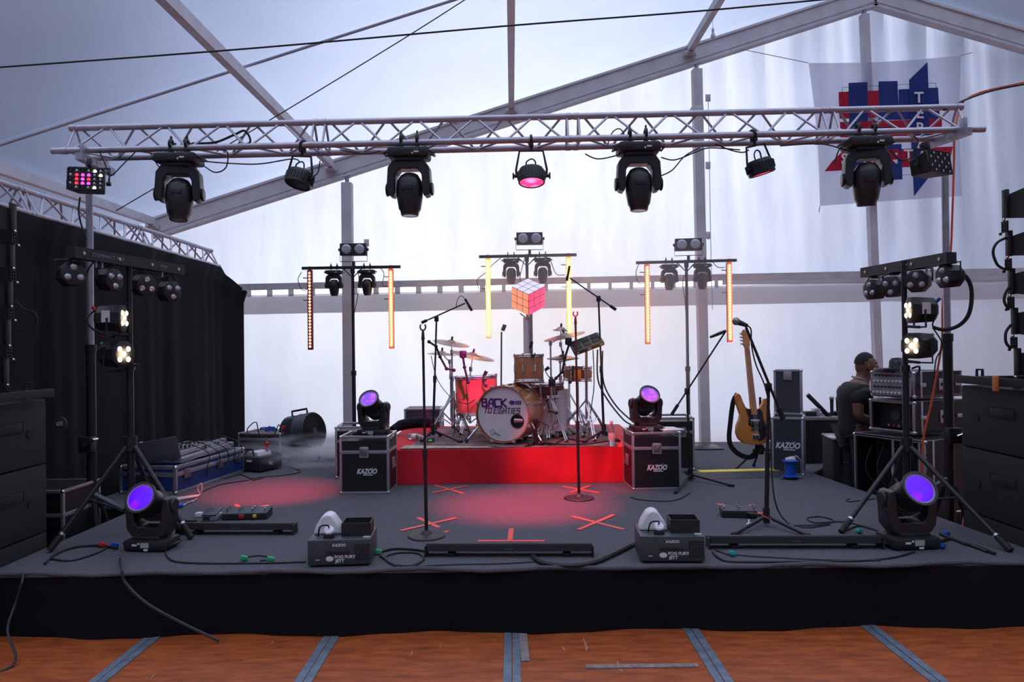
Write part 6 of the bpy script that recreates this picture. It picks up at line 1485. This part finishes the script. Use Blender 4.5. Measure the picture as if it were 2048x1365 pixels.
# laptop with its back to us
p = onb(.08, -Lc * .40)
t = thing('laptop', 'open dark grey laptop seen from behind on the blue case', 'laptop', p, (0, 0, R(-4)))
MB().box((.02, .10, .009), (.33, .22, .016), bev=.004).obj('keyboard_base', GREYP, t)
MB().box((0, 0, 0), (.33, .008, .22), rotM((-.02, -.03, .125), (R(16), R(-9), R(18))), bev=.003).obj('screen_lid', mat('laptop_shell', (.12, .125, .14), .45, .2), t)
bottle('small clear bottle with white cap standing left of the laptop', onb(-.17, -Lc * .37), .19)
t = thing('mixing_console', 'grey audio mixer with rows of sockets at the far end of the blue case', 'mixer', onb(-.03, .18), (0, 0, ang))
b = MB(); b.prism([(-.24, 0), (.24, 0), (.24, .09), (-.24, .05)], -.24, .24, Matrix.Rotation(PI / 2, 4, 'Z')); b.obj('chassis', mat('mixer_grey', (.2, .2, .22), .5, .2), t)
for i in range(3):
    b = MB()
    for j in range(10): b.cyl((-.2 + .044 * j, -.12 + .12 * i, .05), (-.2 + .044 * j, -.12 + .12 * i, .095), .009, n=8)
    b.obj('knob_row', [BLK, WHITE, BLK][i], t)
for sx in (-.12, .12):
    t2 = MB().box((0, 0, 0), (.06, .95, .045), rotM(onb(.2 if sx > 0 else .12, .02, .30 if sx > 0 else .34), (R(2), 0, ang)), bev=.006).single('case_rail', EDGE, 'silver aluminium case rail lying along the blue case, %s one' % ('front' if sx > 0 else 'back'), 'rail')
for k_ in range(5):
    y = -.15 + .16 * k_; cable('audio_lead', [onb(-.05, y + .05, .37), onb(.1, y, .40), onb(.29, y + .05, .30), onb(.30, y + .09 * math.sin(k_), .16), onb(.295, y + .02, .08 + .02 * k_)], .005, 'black lead draped over the front of the blue case, %s from the laptop' % ('nearest', 'second', 'third', 'fourth', 'farthest')[k_])
# behind: trunk with cables, red plastic, fog machine, fan
q = G(530, 905, S)
flight_case('equipment_box', 'dark scuffed equipment box between blue case and fan', (P(535, 880, 8.75).x, 8.75, S), R(-8), .52, .42, .35, mat('dark_trunk', (.05, .035, .038), .6, noise=.4, ns=8), seam=.8, latches=(), handle=False)
b = MB(); rnd = random.Random(3)
pts = [P(520 + rnd.uniform(0, 34), 850 + rnd.uniform(0, 11), 8.7) for _ in range(22)]
for p in pts: p.z = S + .355 + abs(rnd.gauss(0, .022))
b.tube(pts, .008, 6, sm=4); b.single('blue_cable_coil', BLUE, 'tangle of blue cable heaped on the dark box', 'cable')
MB().box((P(567, 850, 8.6).x, 8.65, S + .385), (.07, .06, .07), bev=.01).single('red_box', REDP, 'small red box on the dark box beside the fan', 'box')
cable('black_lead', [P(498, 870, 8.6), P(495, 858, 8.55), P(512, 845, 8.5), P(520, 870, 8.5), P(545, 875, 8.45), P(558, 850, 8.5), P(566, 880, 8.4)], .006, 'black lead looping over the dark box')
q = G(512, 945, S)
t = thing('fog_machine', 'black fog machine with red valve behind the blue case', 'fog machine', (q.x, q.y + .15, S), (0, 0, R(-24)))
MB().box((0, 0, .09), (.30, .34, .15), bev=.015).obj('housing', mat('dark_fog_case', (.028, .02, .028), .45), t)
MB().prism([(-.12, .165), (.06, .165), (.05, .20), (-.08, .205)], -.1, .1).obj('tank', WHITE, t)
b = MB().cyl((.04, .05, .19), (.04, .05, .27), .016); b.sph((.04, .05, .28), .024); b.obj('valve', REDP, t)
MB().tube([(-.12, -.12, .165), (-.12, -.12, .23), (.0, -.12, .235), (.02, -.12, .165)], .012, 8).obj('carry_handle', BLK, t)
b = MB(); b.text('fog', .05, rotM((.155 - .0, -.02, .09), (PI / 2, 0, PI / 2)), .001, shear=.2); b.box((.0, -.172, .12), (.07, .002, .02)); b.obj('lettering', WPAINT, t, smooth=False)
for sx in (-1, 1): MB().cyl((sx * .1, -.12, 0), (sx * .1, -.12, .02), .02).obj('foot', RUB, t)
# drum fan
fc = P(606, 865, 8.75)
t = thing('drum_fan', 'round dark drum fan tilted on the floor in thin smoke', 'fan', (fc.x, 8.75, S))
fz = S + .23
M = rotM((fc.x, 8.75, fc.z), (R(-10), 0, R(66)))
b = MB().lathe([(.20, -.17), (.205, -.175), (.212, -.165), (.208, 0), (.215, .01), (.208, .02), (.212, .165), (.205, .175), (.198, .17)], 36, M @ rotM((0, 0, 0), (PI / 2, 0, 0)), cap=False); o = b.obj('drum', mat('fan_grey', (.04, .045, .055), .45), t, world=True)
o.modifiers.new('s', 'SOLIDIFY').thickness = .006
for yy, nm in ((-.17, 'front_grille'), (.17, 'rear_grille')):
    b = MB()
    for k_ in range(1, 17): b.tube([M @ Vector((.012 * k_ * math.cos(2 * PI * j / 28), yy,   .012 * k_ * math.sin(2 * PI * j / 28))) for j in range(28)], .0028, 4, closed=True)
    for k_ in range(12): b.cyl(M @ Vector((0, yy, 0)), M @ Vector((.2 * math.cos(PI * k_ / 6), yy, .2 * math.sin(PI * k_ / 6))), .002, n=4)
    b.obj(nm, STEEL_K, t, world=True)
MB().cyl(M @ Vector((0, -.175, 0)), M @ Vector((0, -.16, 0)), .035, n=20).obj('hub_badge', GREYP, t, world=True)
b = MB()
for k_ in range(4):
    a_ = PI / 2 * k_; b.box((0, 0, 0), (.16, .006, .07), M @ Matrix.Rotation(a_, 4, 'Y') @ rotM((.1, 0, 0), (R(35), 0, 0)))
b.obj('blades', mat('fan_blade', (.05, .05, .055), .5), t, world=True)
MB().cyl(M @ Vector((0, -.08, 0)), M @ Vector((0, .12, 0)), .075, n=20).obj('motor', BLK, t, world=True)
MB().tube([M @ Vector((-.02, -.12, .205)), M @ Vector((-.02, -.12, .26)), M @ Vector((-.02, .10, .26)), M @ Vector((-.02, .10, .205))], .012, 8).obj('carry_handle', BLK, t, world=True)
MB().tube([M @ Vector((.21, -.1, -.05)), (fc.x + .22, 8.6, S + .012), (fc.x - .1, 8.58, S + .012), (fc.x - .24, 8.9, S + .012), M @ Vector((-.21, .1, -.05))], .012, 8).obj('floor_bracket', STEEL_K, t, world=True)
# power strip, pale cable tie bundle
t = thing('cable_bundle', 'pink-white cable bundle with loop lying before the blue case', 'cable', G(375, 995, S))
b = MB()
for k_ in range(4): b.tube([G(345 + 2 * k_, 997 + 1.5 * k_, S + .01), G(370, 994 + 1.2 * k_, S + .015), G(400 - k_, 990 + k_, S + .02)], .006, 6, sm=3)
b.obj('strands', CABLEW, t, world=True); p0 = G(400, 990, S + .02)
MB().tube([p0 + Vector((.0, 0, 0)), p0 + Vector((-.02, 0, .06)), p0 + Vector((.01, 0, .10)), p0 + Vector((.02, 0, .05)), p0 + Vector((-.0, 0, .0))], .005, 6, sm=5).obj('loop', CABLEW, t, world=True)
b = MB().cyl(G(353, 1013, S + .02), G(365, 1011, S + .02), .018); b.single('blue_connector', BLUE, 'blue power connector on the carpet near the blue case', 'connector')
cable('white_lead', [G(366, 1012, S + .01), G(376, 1006, S + .01), G(386, 1003, S + .01), G(394, 998, S + .01)], .007, 'white speckled lead beside the blue connector', m=mat('speckled', (.4, .4, .42), .5, noise=.8, ns=30))
# floor cables
def fc_(pts, lb, r=.006, m=None): cable('floor_cable', [G(x, y, S + r + .001) for x, y in pts], r, lb, m=m)
fc_([(395, 988), (440, 970), (490, 962), (520, 955), (560, 952), (600, 945), (590, 938), (580, 932), (625, 925), (680, 918)], 'thin black cable winding across the carpet from fan to blue case', .005)
fc_([(450, 958), (480, 950), (505, 958), (530, 955), (505, 962)], 'small loop of black cable near the left fog machine', .005)
fc_([(762, 1104), (790, 1098), (830, 1100), (856, 1104)], 'black cable joining left fog machine to the middle batten', .008)
fc_([(760, 1112), (790, 1132), (815, 1136), (845, 1122), (838, 1108), (800, 1106), (772, 1114), (782, 1128), (820, 1132), (848, 1120)], 'coil of black cable right of the left fog machine', .006)
fc_([(1065, 1112), (1085, 1126), (1140, 1132), (1190, 1125), (1230, 1108), (1262, 1092), (1275, 1088)], 'thick black cable curving from middle batten to right fog machine', .014)
fc_([(780, 1136), (900, 1130), (1000, 1128), (1070, 1124)], 'thin black cable in front of the middle batten', .004)
fc_([(330, 1104), (345, 1122), (400, 1127), (500, 1127), (560, 1126), (612, 1124)], 'thin black cable from the left violet lamp to the left fog machine', .006)
fc_([(490, 1115), (520, 1112), (548, 1118), (520, 1122)], 'short loop of black cable with green tag at front left', .005)
fc_([(1425, 1105), (1440, 1118), (1470, 1124), (1600, 1124), (1720, 1122), (1790, 1115), (1830, 1104)], 'black cable along the front of the right batten', .006)
fc_([(1430, 1100), (1450, 1108), (1466, 1110), (1520, 1114), (1640, 1120), (1760, 1122)], 'second thinner cable in front of the right batten', .004)
fc_([(1588, 1052), (1640, 1050), (1668, 1042), (1640, 1034), (1614, 1037), (1630, 1046), (1670, 1044), (1700, 1046), (1740, 1058), (1775, 1066)], 'looping black cable between vocal stand and right tripod foot', .005)
fc_([(1690, 1062), (1720, 1052), (1750, 1060), (1775, 1072)], 'black cable curling at the foot of the right tripod', .006)
fc_([(1700, 998), (1693, 1000), (1700, 1004), (1750, 998)], 'thin cable loop near the right stage edge', .004)
fc_([(1262, 995), (1280, 1000), (1330, 1003), (1360, 998), (1380, 986)], 'black cable on the carpet before the right flight case', .005)
fc_([(90, 1128), (110, 1110), (150, 1095), (200, 1092), (235, 1098)], 'black cables tangled behind the left tripod foot', .008)
fc_([(100, 1118), (140, 1122), (190, 1108), (225, 1090)], 'second black cable tangled at the left stage corner', .006)
fc_([(1870, 1090), (1900, 1078), (1930, 1088), (1960, 1096), (1990, 1108)], 'thick black cables at the right stage corner', .01)
fc_([(1880, 1068), (1910, 1080), (1950, 1094), (1975, 1104)], 'second black cable at the right stage corner', .01)
for (x, y, m_, nm, lb) in ((205, 1090, REDP, 'red_plug', 'red plug on the carpet at the left corner'), (230, 1090, BLUE, 'blue_plug', 'blue plug beside the left violet lamp'), (1893, 1068, BLUE, 'blue_plug', 'blue plug right of the right violet lamp, upper one'),
                       (1884, 1092, BLUE, 'blue_plug', 'blue plug right of the right violet lamp, lower one'), (1465, 1107, TEAL, 'teal_cable_tag', 'teal tag on the cable before the right batten'), (488, 1117, GREEN, 'green_cable_tag', 'green tag on the cable at front left'),
                       (541, 1119, GREEN, 'green_cable_tag', 'small green tag right of the other green tag'), (1417, 1076, GREEN, 'green_connector', 'green connector between right fog machine and batten'), (756, 1104, GREEN, 'green_connector', 'small green connector beside the left fog machine'), (1718, 1062, TEAL, 'teal_cable_tag', 'teal tag on cables by the right tripod foot')):
    p = G(x, y, S + .02); MB().box(p, (.045, .03, .028), rot=(0, R(20), R(30)), bev=.006).single(nm, m_, lb, 'connector')
cable('skirt_cable', [G(240, 1118, S + .02), P(243, 1135, 4.36), P(250, 1165, 4.34), P(290, 1205, 4.33), P(350, 1240, 4.32), (P(440, 1256, 4.3).x, 4.28, .02)], .009, 'black cable hanging over the stage front at left', m=mat('dull_cable', (.03, .03, .033), .5))
cable('skirt_cable', [G(55, 1135, S - .01) + Vector((0, -.05, 0)), P(45, 1160, 4.34), P(30, 1210, 4.33), P(15, 1262, 4.2), (P(25, 1300, 4.0).x, 4.0, .01), (-2.9, 3.8, .01), (-3.05, 3.85, .01)], .007, 'thin black cable falling at the far left of the stage front', m=MATS['dull_cable'])
# odd planks on the side of the stage
MB().box((0, 0, 0), (.26, .05, .02), rotM(P(215, 1003, 5.25), (0, R(28), 0)), bev=.003).single('metal_bar', GREYP, 'grey flat bar slanting behind the left violet lamp', 'bar')
MB().box((0, 0, 0), (.14, .04, .02), rotM(P(1877, 968, 5.3), (0, R(-32), 0)), bev=.003).single('metal_bar', GREYP, 'grey flat bar slanting behind the right violet lamp', 'bar')

# ================================================================ STAGE LIGHT (light of the lamps themselves)
def spot(frm, to, colr, en, size=30, soft=.06, blend=.7, name='beam'):
    l = bpy.data.lights.new(name, 'SPOT'); l.energy = en; l.color = colr; l.spot_size = R(size); l.spot_blend = blend; l.shadow_soft_size = soft
    o = bpy.data.objects.new(name, l); col.objects.link(o); o.location = frm
    o.rotation_euler = (Vector(to) - Vector(frm)).to_track_quat('-Z', 'Y').to_euler(); return o
cl = on_truss(1070) + Vector((0, -.03, -.36))
spot(cl, G(1050, 1010, S), (1, .04, .10), 750, 40, blend=1.0)
spot(on_truss(612) + Vector((.0, 0, -.4)), G(545, 985, S), (1, .04, .08), 650, 32, blend=1.0)
spot(on_truss(1070) + Vector((.15, 0, -.38)), P(1160, 930, 7.1), (1, .05, .06), 300, 34)
spot(on_truss(1070) + Vector((-.15, 0, -.38)), P(945, 760, 8.0), (1, .03, .42), 700, 17)
spot(on_truss(1511) + Vector((-.1, .05, -.35)), P(1160, 745, 8.0), (1, .55, .05), 260, 9)
spot(on_truss(1511) + Vector((-.1, 0, -.35)), (pR.x - .1, pR.y + .1, S + .45), (1, .06, .12), 160, 14)

# ---------------------------------------------------------------- smoke and stage haze
def haze(name, lb, c, sz, dens, ns, an=0.3, flat=False):
    m = bpy.data.materials.new(name); m.use_nodes = True; t = m.node_tree; t.nodes.clear()
    o_ = nn(t, 'ShaderNodeOutputMaterial'); v = nn(t, 'ShaderNodeVolumePrincipled'); v.inputs['Anisotropy'].default_value = an; v.inputs['Color'].default_value = (.93, .94, .97, 1)
    co = nn(t, 'ShaderNodeTexCoord'); ln = nn(t, 'ShaderNodeVectorMath', operation='LENGTH'); t.links.new(co.outputs['Object'], ln.inputs[0])
    mr = nn(t, 'ShaderNodeMapRange'); mr.inputs[1].default_value = 1.0; mr.inputs[2].default_value = 0.25; mr.inputs[3].default_value = 0; mr.inputs[4].default_value = dens
    t.links.new(ln.outputs['Value'], mr.inputs[0]); last = mr.outputs[0]
    if ns:
        n = nn(t, 'ShaderNodeTexNoise'); n.inputs['Scale'].default_value = ns; t.links.new(co.outputs['Object'], n.inputs['Vector'])
        r2 = nn(t, 'ShaderNodeMapRange'); r2.inputs[1].default_value = .4; r2.inputs[2].default_value = .65; t.links.new(n.outputs[0], r2.inputs[0])
        mu = nn(t, 'ShaderNodeMath', operation='MULTIPLY'); t.links.new(last, mu.inputs[0]); t.links.new(r2.outputs[0], mu.inputs[1]); last = mu.outputs[0]
    t.links.new(last, v.inputs['Density']); t.links.new(v.outputs[0], o_.inputs['Volume'])
    o = MB().sph((0, 0, 0), 1.0, n=24).obj(name, m); o.location = c; o.scale = sz; tag(o, lb, 'smoke', kind='stuff'); return o
haze('floor_smoke', 'thin white smoke drifting over the carpet by the drum fan', (P(640, 890, 8.6).x, 8.6, S + .16), (1.0, .9, .20), 8, 2.2)
haze('stage_haze', 'faint haze hanging in front of the back wall behind the drums', (1.1, 8.7, 1.9), (2.6, 1.2, 1.5), .22, 0, .5)
# ---------------------------------------------------------------- repeats share a group
GR = {'moving_head': 'moving head lights', 'wash_lamp': 'round lamps on the truss', 'effect_lamp': 'effect lamps at the truss ends', 'light_stand': 'tripod light stands', 'par_bar': 'par bars on the tripod stands',
      'led_par': 'five-lens par lamps', 't_stand': 'T-stands behind the drums', 'blinder_lamp': 'blinder lamps on the T-stands', 'led_bar': 'vertical LED bars', 'cymbal_stand': 'cymbals of the drum kit', 'clip_microphone': 'clip microphones',
      'clamp_arm': 'clamp arms on the drum kit', 'microphone_stand': 'microphone stands', 'microphone': 'microphones', 'wireless_microphone': 'wireless microphones on the desk', 'flight_case': 'flight cases', 'fog_machine': 'fog machines',
      'light_batten': 'light battens on the stage floor', 'pedalboard': 'pedalboards', 'amplifier_rack': 'racks in the right stack', 'subwoofer': 'stacked subwoofers', 'line_array_speaker': 'line array cabinets', 'tape_mark': 'red tape marks',
      'floor_cable': 'cables on the stage floor', 'truss_cable': 'cables on the lighting truss', 'signal_cable': 'leads on the T-stands', 'drum_cable': 'cables around the drum kit', 'tent_column': 'tent columns', 'tent_rafter': 'tent rafters',
      'roof_purlin': 'roof purlins', 'roof_cable': 'cables under the roof', 'truss_tower': 'masts of the truss', 'water_bottle': 'water bottles', 'audio_lead': 'leads over the blue case', 'power_cable': 'cables of the side lamps',
      'array_cable': 'line array cables', 'floor_tape': 'grey tape strips', 'case_rail': 'case rails', 'desk_item': 'things on the desk', 'green_cable_tag': 'green cable tags', 'blue_plug': 'blue plugs', 'teal_cable_tag': 'teal cable tags',
      'green_connector': 'green connectors', 'rigging_platform': 'line array frames', 'metal_bar': 'grey flat bars', 'skirt_cable': 'cables over the stage front', 'cord_hook': 'wall hooks', 'microphone_cable': 'microphone cables', 'white_lead': 'white leads'}
for o in col.objects:
    if o.parent is None and 'label' in o:
        n_ = o.name.split('.')[0]
        if n_ in GR and 'group' not in o: o['group'] = GR[n_]
